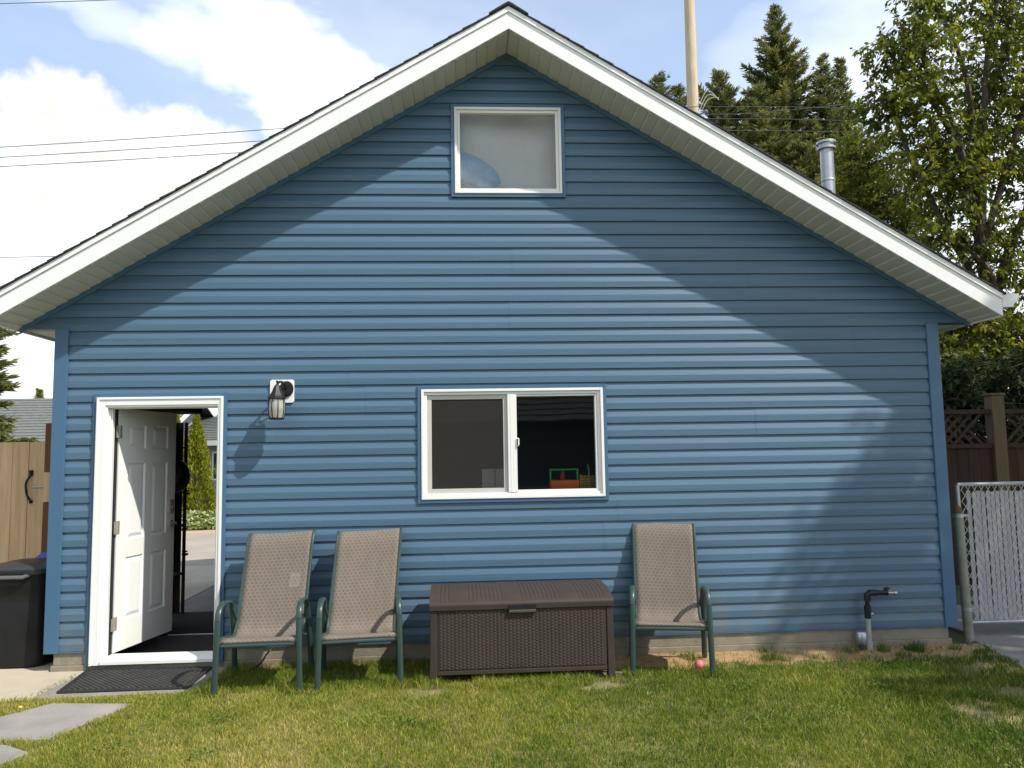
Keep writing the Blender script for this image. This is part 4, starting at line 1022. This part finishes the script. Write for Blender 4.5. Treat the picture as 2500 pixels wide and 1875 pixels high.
# conifers behind the garage
spruce((12.30, 14.6, GZ), 14.35, 3.0, 'tallest dark spruce with a pointed top behind the garage', seed=3, z0=.3, dens=1.25)
spruce((13.35, 14.0, GZ), 12.65, 1.75, 'slim dark spruce with a pointed tip just right of the tallest spruce', seed=5, z0=.3)
spruce((13.95, 14.2, GZ), 12.65, 1.2, 'narrow spruce top forking up at the right end of the spruce row', seed=6, z0=.45)
spruce((8.75, 14.3, GZ), 12.2, 2.0, 'leftmost small spruce tip peeking above the roof left of the pole', seed=8, z0=.45)
spruce((9.35, 14.6, GZ), 12.0, 2.1, 'spruce tip right beside the left edge of the pole', seed=9, z0=.45)
spruce((10.35, 14.0, GZ), 12.1, 3.0, 'bushy spruce just right of the pole', seed=10, z0=.4, dens=1.1)
spruce((11.3, 13.6, GZ), 11.5, 3.0, 'lower bushy spruce in front of the tallest spruce', seed=12, z0=.35, dens=1.1)
spruce((12.1, 12.9, GZ), 9.8, 2.8, 'short brownish spruce below the tallest spruce and left of the flue', seed=13, z0=.25, dens=1.15)
# broadleaf trees on the right
broadleaf((11.4, 8.4, GZ), 4.2, [((-.05, 0, 7.0), (.85, .9, 1.35), 1.2), ((-.75, -.1, 5.9), (.75, .8, 1.2), 1), ((.65, .1, 5.9), (.75, .8, 1.3), 1), ((-.2, 0, 4.6), (1.1, 1.0, 1.2), 1.2), ((.8, 0, 4.2), (.9, .9, 1.2), 1)],
          2100, .075, 'dense yellow green bushy tree behind the metal flue', M['leaf_dark'], seed=21, per=20, twig=(.25, .5), name='leafy_tree', trunk_r=.10)
broadleaf((12.0, 6.0, GZ), 5.0, [((-1.0, -.3, 8.0), (.62, .6, 1.15), 1.0), ((-1.55, -.2, 7.35), (.62, .5, .38), .38), ((-1.5, -.1, 8.35), (.5, .5, .35), .3), ((-.7, 0, 6.4), (.85, .8, .95), 1.1), ((.6, 0, 8.3), (.95, .9, 1.25), 1.5), ((.2, .2, 6.7), (.85, .9, .9), 1.0), ((1.3, 0, 6.6), (1.0, .9, 1.3), 1.3),
           ((-.6, 0, 5.2), (.85, .8, .75), .55), ((.4, 0, 4.9), (.9, .8, .9), .6), ((1.5, .1, 4.7), (.9, .8, .9), .7), ((-.7, 0, 3.7), (.95, .7, .8), .8), ((.3, -.1, 3.3), (.9, .8, .8), .85), ((1.3, 0, 3.2), (.9, .8, .9), .8), ((-.9, .1, 2.6), (.9, .7, .55), .6), ((2.4, .1, 5.5), (1.0, 1.0, 2.8), 1.3), ((.7, 0, 9.7), (.85, .8, .9), .8), ((-.75, -.2, 9.3), (.5, .5, .7), .45), ((1.9, 0, 9.0), (.9, .8, 1.3), 1.0)],
          2000, .110, 'tall airy broadleaf tree with drooping leaves at the right edge', M['leaf'], seed=33, per=20, twig=(.35, .75), trunk_r=.12)
broadleaf((12.6, 9.2, GZ), 3.6, [((0, 0, 3.2), (1.7, .8, 1.7), 1.5), ((-2.0, 0, 2.8), (1.4, .8, 1.5), 1), ((1.6, 0, 3.6), (1.3, .8, 1.8), 1)], 900, .10, 'dark broadleaf shrub filling the gap between garage and lattice fence', M['leaf_dark'], seed=41, per=18, trunk_r=.09, name='tall_shrub', cat='shrub')
broadleaf((11.2, 4.3, GZ), 1.4, [((-2.2, 0, 1.5), (1.0, .6, 1.2), 1), ((-.8, .1, 1.6), (1.1, .6, 1.2), 1), ((.8, 0, 1.6), (1.1, .6, 1.2), 1), ((2.2, .1, 1.7), (1.1, .6, 1.2), 1), ((-1.5, .3, 2.4), (1.2, .6, .6), .7), ((.6, .3, 2.5), (1.4, .6, .6), .7)],
          2400, .11, 'dark hedge crowding behind the lattice fence', leaf_mat('deep green hedge leaves', [(0, (.018, .032, .008)), (.6, (.035, .055, .012)), (1, (.07, .08, .02))], .2), seed=44, per=18, trunk_r=.05, name='hedge', cat='hedge', twig=(.25, .5))
# tree beside the photographer: its shade falls on the right end of the wall and the lawn
broadleaf((11.12, -2.6, GZ), 3.2, [((-.45, .1, 5.2), (.95, .9, 1.1), 1.2), ((.5, .0, 5.6), (1.1, 1.0, 1.3), 1.3), ((-.3, -.5, 4.2), (.95, .9, .8), 1), ((1.2, -.3, 4.6), (1.1, 1.0, 1.2), 1.2), ((.2, .6, 6.5), (.9, .9, .9), .8), ((1.4, .6, 6.2), (1.0, 1.0, 1.2), 1.0), ((-.4, 0, 6.6), (.55, .6, .75), .6), ((-.75, 0, 6.05), (.5, .5, .6), .5), ((-1.05, 0, 5.5), (.5, .5, .5), .4), ((1.0, .1, 6.3), (1.1, .9, .9), 1.0), ((2.0, 0, 6.0), (1.0, .9, 1.0), .8), ((-.4, -1.2, 5.2), (.9, .7, .9), .9), ((.6, -1.4, 5.6), (1.0, .8, 1.0), .9)],
          520, .16, 'broadleaf tree standing on the lawn to the right outside the photo', M['leaf'], seed=52, per=17, twig=(.35, .8), trunk_r=.13)
broadleaf((12.9, .4, GZ), 3.4, [((-.9, .2, 5.0), (1.3, 1.2, 1.2), 1.2), ((.3, .2, 6.2), (1.5, 1.4, 1.4), 1.4), ((-.4, -.6, 4.2), (1.2, 1.0, .9), 1), ((-.4, 1.2, 5.6), (1.3, 1.1, 1.4), 1.2), ((1.0, .6, 7.4), (1.2, 1.2, 1.1), 1)],
          1200, .17, 'broadleaf tree beside the lattice fence to the right outside the photo', M['leaf'], seed=53, per=17, twig=(.4, .9), trunk_r=.15)
# far left
spruce((-8.35, 12.2, GZ), 6.9, 1.65, 'green spruce reaching in at the left edge below the eave', group='conifers on the left', seed=60, z0=.12, tiplen=.2)
spruce((-14.2, 26.4, GZ), 4.55, .8, 'tiny pointed conifer top above the grey shingle roof', group='conifers on the left', seed=61, z0=.1, m=M['cedar_leaf'], name='cypress_tree')

def column_cedar(loc, h, r, label, seed):
    rng = np.random.default_rng(seed); t = thing('cedar_tree', loc, label, 'cedar', 'columnar cedars across the lane')
    MB().tube([(0, 0, 0), (0, 0, h * .9)], [.05, .01], 6).build('trunk', M['bark'], t)
    n = 9000; z = h * rng.random(n) ** 1.15; a = rng.random(n) * 6.283; f = z / h
    rr = r * np.minimum(1, .8 + f * 1.6) * np.clip((1 - f) / .92, 0, 1) ** .80 * (1 + .12 * np.sin(a * 5 + z * 3)) * rng.uniform(.72, 1.05, n)
    C = np.stack([rr * np.cos(a), rr * np.sin(a), z], 1); D = np.stack([np.cos(a) * .45, np.sin(a) * .45, np.ones(n) * .9], 1) + rng.normal(0, .35, (n, 3))
    leaf_mesh('crown', C, D, rng.uniform(.06, .15, n), rng.uniform(.025, .05, n), M['cedar_leaf'], t, np.clip(rng.normal(.5, .22, n) + .1 * np.sin(a * 5 + z * 3), 0, 1)); return t
column_cedar((-3.66, 14.0, GZ), 2.80, .56, 'columnar yellow green cedar in the middle of the doorway view', 70)
column_cedar((-4.12, 13.7, GZ), 3.1, .50, 'columnar cedar partly hidden behind the dark rack in the doorway', 71)
column_cedar((-3.95, 12.9, GZ), 1.9, .34, 'lower columnar cedar in front of the two taller ones', 72)
# pale ground cover along the lane
n = 9000; x = RNG.uniform(-7.5, -1.5, n); yb = 12.15 + (x + 2.6) * .12; y = yb + RNG.random(n) * 1.1
z = GZ + .04 + RNG.random(n) * .36 * np.clip((y - yb) * 2.5 + .35, 0, 1)
leaf_mesh('ground_cover', np.stack([x, y, z], 1), np.stack([RNG.normal(0, 1, n), RNG.normal(-.3, 1, n), RNG.normal(.5, .5, n)], 1), RNG.uniform(.07, .13, n), RNG.uniform(.04, .07, n),
          leaf_mat('variegated leaves', [(0, (.14, .19, .04)), (.5, (.30, .36, .12)), (1, (.52, .52, .27))], .25), kind='stuff')
broadleaf((-2.95, 14.9, GZ), 1.0, [((0, 0, 1.3), (.45, .4, .45), 1)], 90, .09, 'small loose leafy shrub right of the cedars in the doorway', M['cedar_leaf'], seed=80, per=14, twig=(.2, .4), trunk_r=.03, name='small_shrub', cat='shrub')

# ------------------------------------------------------------------ neighbouring houses
def roof_mat(name, c):
    m = mat(name, c, .9, .22, 1.5, .3, 60); return m
M['roof_grey'] = mat('grey green shingles', (.105, .112, .103), .92, 0, 9, .3, 60, col2=(.185, .192, .178), stretch=(1, 1, 2.5))
def house(loc, w, d, eave, ridge, label, rz=0, wallc=(.35, .33, .30), ov=.5):
    t = thing('house', loc, label, 'house', rz=rz)
    b = MB(); b.prism([(0, 0), (d, 0), (d, eave), (d / 2, eave + (ridge - eave) * .94), (0, eave)], 'x', 0, w); b.build('wall', mat('house wall', wallc, .8), t)
    b = MB(); k = (ridge - eave) / (d / 2); n = 16
    for s in (0, 1):
        for i in range(n):
            a0, a1 = -ov + (d / 2 + ov) * i / n, -ov + (d / 2 + ov) * (i + 1) / n
            z0, z1 = eave + k * a0, eave + k * a1; Y = (lambda q: q) if s == 0 else (lambda q: d - q)
            poly = [(Y(a0), z0 + .12), (Y(a0), z0 + .165), (Y(a1), z1 + .13), (Y(a1), z1 + .12)]
            b.prism(poly if s == 0 else poly[::-1], 'x', -ov, w + ov)
    rf = b.build('roof', M['roof_grey'], t)
    b = MB()
    for xx in (-ov - .02, w + ov):
        for s in (0, 1):
            Y = (lambda q: q) if s == 0 else (lambda q: d - q)
            b.prism([(Y(-ov), eave - k * ov - .08), (Y(d / 2), ridge - .08), (Y(d / 2), ridge + .115), (Y(-ov), eave - k * ov + .115)], 'x', xx, xx + .02)
    b.box(-ov, w + ov, -ov - .02, -ov, eave - k * ov - .06, eave - k * ov + .115); b.build('fascia', M['white'], t)
    for x in np.arange(1.5, w - 1, 3.0):
        f = MB(); ring(f, x, x + 1.2, .9, 1.9, .06, -.03, -.001); wn = f.build('window', M['white_vinyl'], t); MB().box(x + .06, x + 1.14, -.012, -.006, .96, 1.84).build('pane', mat('dark glass', (.03, .035, .04), .1), wn)
    return t
house((-24, 20.5, GZ), 16.5, 8, 2.35, 3.95, 'low house with a grey shingle roof behind the tan gate')
house((-9.6, 23.6, GZ), 13, 7.4, 2.30, 3.34, 'grey roofed house with a white fascia seen through the doorway', rz=R(-28), wallc=(.30, .28, .30))

house((-4.5, -24.0, GZ), 15, 8.5, 2.7, 5.2, 'unseen brown house added behind the camera to darken the window reflections', wallc=(.10, .085, .07))  # added out of view so the window panes mirror something dark

# ------------------------------------------------------------------ lawn
def in_poly(x, y, poly):
    c = np.zeros(len(x), bool); n = len(poly)
    for i in range(n):
        x0, y0 = poly[i]; x1, y1 = poly[(i + 1) % n]
        hit = ((y0 > y) != (y1 > y)) & (x < (x1 - x0) * (y - y0) / (y1 - y0 + 1e-12) + x0); c ^= hit
    return c
def vnoise(x, y, s, seed):
    r = np.random.default_rng(seed); T = r.random((64, 64)); X = x * s; Y = y * s; i = np.floor(X).astype(int); j = np.floor(Y).astype(int); fx = X - i; fy = Y - j
    fx = fx * fx * (3 - 2 * fx); fy = fy * fy * (3 - 2 * fy); g = lambda a, b_: T[a % 64, b_ % 64]
    return (g(i, j) * (1 - fx) + g(i + 1, j) * fx) * (1 - fy) + (g(i, j + 1) * (1 - fx) + g(i + 1, j + 1) * fx) * fy
def lawn():
    n = 600000
    x = RNG.uniform(-2.2, 8.6, n); y = -.02 - 3.4 * RNG.random(n) ** 1.05
    keep = np.ones(n, bool)
    for poly in ([(-3.5, -.80), (.245, -.72), (.31, 0), (-3.5, .2)], [(.26, -.71), (1.36, -.66), (1.40, 0), (.32, 0)], [(.47, -.83), (1.02, -.90), (.80, -1.53), (.22, -1.50), (.02, -1.42)],
                 [(.34, -1.60), (.60, -1.60), (.80, -1.73), (.74, -1.95), (.40, -2.35), (0, -2.2), (-.05, -1.7)], [(7.62, .3), (7.52, .12), (7.33, -.75), (7.6, -2), (10.5, -2.4), (10.5, 1.5)]):
        keep &= ~in_poly(x + RNG.normal(0, .020, n) + .05 * (vnoise(x, y, 7, 9) - .5), y + RNG.normal(0, .020, n) + .05 * (vnoise(x, y, 7, 10) - .5), poly)
    big = vnoise(x, y, .9, 1) * .6 + vnoise(x, y, 2.3, 2) * .4; mid = vnoise(x, y, 6, 3); fine = vnoise(x, y, 17, 4)
    # bare strip along the foundation, thin cover in places
    edge = np.where(x < 3.0, .13, np.where(x < 4.4, .62, .44)) + .16 * (mid - .5) + .12 * (fine - .5)
    dens = np.clip((-y - edge) / .16 + .25, .03, 1)
    dens = np.where((x > 1.4) & (x < 3.0), np.clip((-y - .10) / .25 + .35, .25, 1), dens)
    for cx, cy, rx, ry in ((6.95, -1.32, .30, .17), (6.45, -1.62, .22, .22), (6.75, -1.85, .30, .20), (2.95, -.84, .16, .12), (4.15, -.82, .24, .11), (7.1, -.75, .40, .20)):
        d = ((x - cx) / rx) ** 2 + ((y - cy) / ry) ** 2 + (fine - .5) * .8; dens *= np.clip(d - .35, .06, 1)
    tuft = (x > 3) & (mid > .72) & (fine > .40) & (y < -.05); dens = np.where(tuft, np.maximum(dens, .55), dens)
    dens *= np.clip(.72 + .5 * mid, .3, 1)
    # longer tufts hugging chair feet, the box and slab edges
    lg = np.ones(n)
    for cx, cy, rr_ in [(1.53, -.78, .07), (2.07, -.77, .07), (1.55, -.26, .08), (2.10, -.24, .08), (2.22, -.78, .07), (2.75, -.73, .07), (4.47, -.60, .07), (5.02, -.71, .07), (5.03, -.24, .06), (3.0, -.70, .10), (3.9, -.69, .22), (3.5, -.70, .20), (4.05, -.72, .12), (1.42, -.45, .06), (1.40, -.68, .06), (6.6, -.16, .05), (6.85, -.2, .06), (5.6, -.3, .06)]:
        k = ((x - cx) ** 2 + (y - cy) ** 2) < rr_ ** 2; lg = np.where(k, 1.9, lg); dens = np.where(k, np.maximum(dens, .6), dens)
    keep &= RNG.random(n) < dens
    x, y, big, mid, fine, dens, lg = (q[keep] for q in (x, y, big, mid, fine, dens, lg)); n = len(x)
    green = np.clip((x - 4.3) / 2.2, 0, 1)
    h = (.018 + .014 * RNG.random(n)) * (.8 + .5 * mid) * (1 + .45 * green) * np.where((x > 1.4) & (x < 2.95) & (y > -.75), 1.5, 1)
    h = np.where(dens < .5, h * 1.15, h) * lg * np.where(RNG.random(n) < .04, 1.6, 1)
    w = RNG.uniform(.0024, .0044, n); a = RNG.random(n) * 6.283; bend = h * RNG.uniform(.15, .95, n); ba = RNG.random(n) * 6.283
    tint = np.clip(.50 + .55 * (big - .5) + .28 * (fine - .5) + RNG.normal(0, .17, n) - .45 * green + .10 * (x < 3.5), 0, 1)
    green_patch = (x > 1.4) & (x < 2.95) & (y > -.72); tint = np.where(green_patch, tint * .55, tint)  # greener grass around the two left chairs
    straw = RNG.random(n) < (.05 + .07 * np.clip(big - .45, 0, 1) * 2); tint = np.where(straw, RNG.uniform(.85, 1, n), tint)
    ca, sa = np.cos(a), np.sin(a); V = np.empty((n, 5, 3)); z0 = np.full(n, -.160)
    def pt(s, lat, zz, bb): return np.stack([x + lat * ca + bb * np.cos(ba), y + lat * sa + bb * np.sin(ba), z0 + zz], 1)
    V[:, 0] = pt(0, -w / 2, 0, 0); V[:, 1] = pt(0, w / 2, 0, 0); V[:, 2] = pt(0, w * .42, h * .6, bend * .35); V[:, 3] = pt(0, -w * .42, h * .6, bend * .35); V[:, 4] = pt(0, 0, h * RNG.uniform(.85, 1.1, n), bend)
    me = bpy.data.meshes.new('lawn'); me.vertices.add(n * 5); me.vertices.foreach_set('co', V.reshape(-1).astype(np.float32))
    base = np.arange(n)[:, None] * 5; idx = np.concatenate([base + np.array([[0, 1, 2, 3]]), base + np.array([[3, 2, 4]])], 1).reshape(-1)
    me.loops.add(len(idx)); me.loops.foreach_set('vertex_index', idx.astype(np.int32)); me.polygons.add(2 * n)
    st = (np.arange(n)[:, None] * 7 + np.array([[0, 4]])).reshape(-1); me.polygons.foreach_set('loop_start', st.astype(np.int32)); me.polygons.foreach_set('loop_total', np.tile([4, 3], n).astype(np.int32))
    me.update(calc_edges=True); at = me.attributes.new('tint', 'FLOAT', 'POINT'); at.data.foreach_set('value', np.repeat(tint, 5).astype(np.float32))
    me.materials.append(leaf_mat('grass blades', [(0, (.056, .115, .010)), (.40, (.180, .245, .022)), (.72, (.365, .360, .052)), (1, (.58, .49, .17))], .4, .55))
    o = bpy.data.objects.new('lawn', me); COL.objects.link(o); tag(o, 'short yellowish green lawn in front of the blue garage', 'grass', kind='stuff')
lawn()
def clover():
    C = []; T = []
    for k in range(25):
        cx, cy = RNG.uniform(.9, 7.0), RNG.uniform(-2.6, -.75); m = RNG.integers(20, 60); r_ = RNG.uniform(.03, .10); q = RNG.normal(0, r_, (m, 2))
        C.append(np.stack([cx + q[:, 0], cy + q[:, 1], np.full(m, -.136) + RNG.random(m) * .012], 1)); T.append(np.full(m, RNG.uniform(.1, .6)))
    C = np.concatenate(C); T = np.concatenate(T); n = len(C); D = np.stack([RNG.normal(0, 1, n), RNG.normal(0, 1, n), RNG.normal(.15, .25, n)], 1)
    leaf_mesh('clover', C, D, RNG.uniform(.014, .026, n), RNG.uniform(.012, .020, n), leaf_mat('clover leaves', [(0, (.10, .16, .02)), (1, (.22, .29, .05))], .3), tint=T, kind='stuff')
clover()
DN = thing('dandelion', (.36, -1.02, -.155), 'tiny yellow dandelion in the grass beside the left path slab', 'flower')
b = MB(); b.tube([(0, 0, 0), (.003, 0, .04)], .0018, 5); b.build('stem', M['leaf'], DN)
b = MB(); b.lathe([(.002, .038), (.013, .043), (.011, .050), (.002, .053)], (.003, 0, 0), 12); b.build('flower_head', mat('yellow petals', (.75, .50, .02), .7), DN)
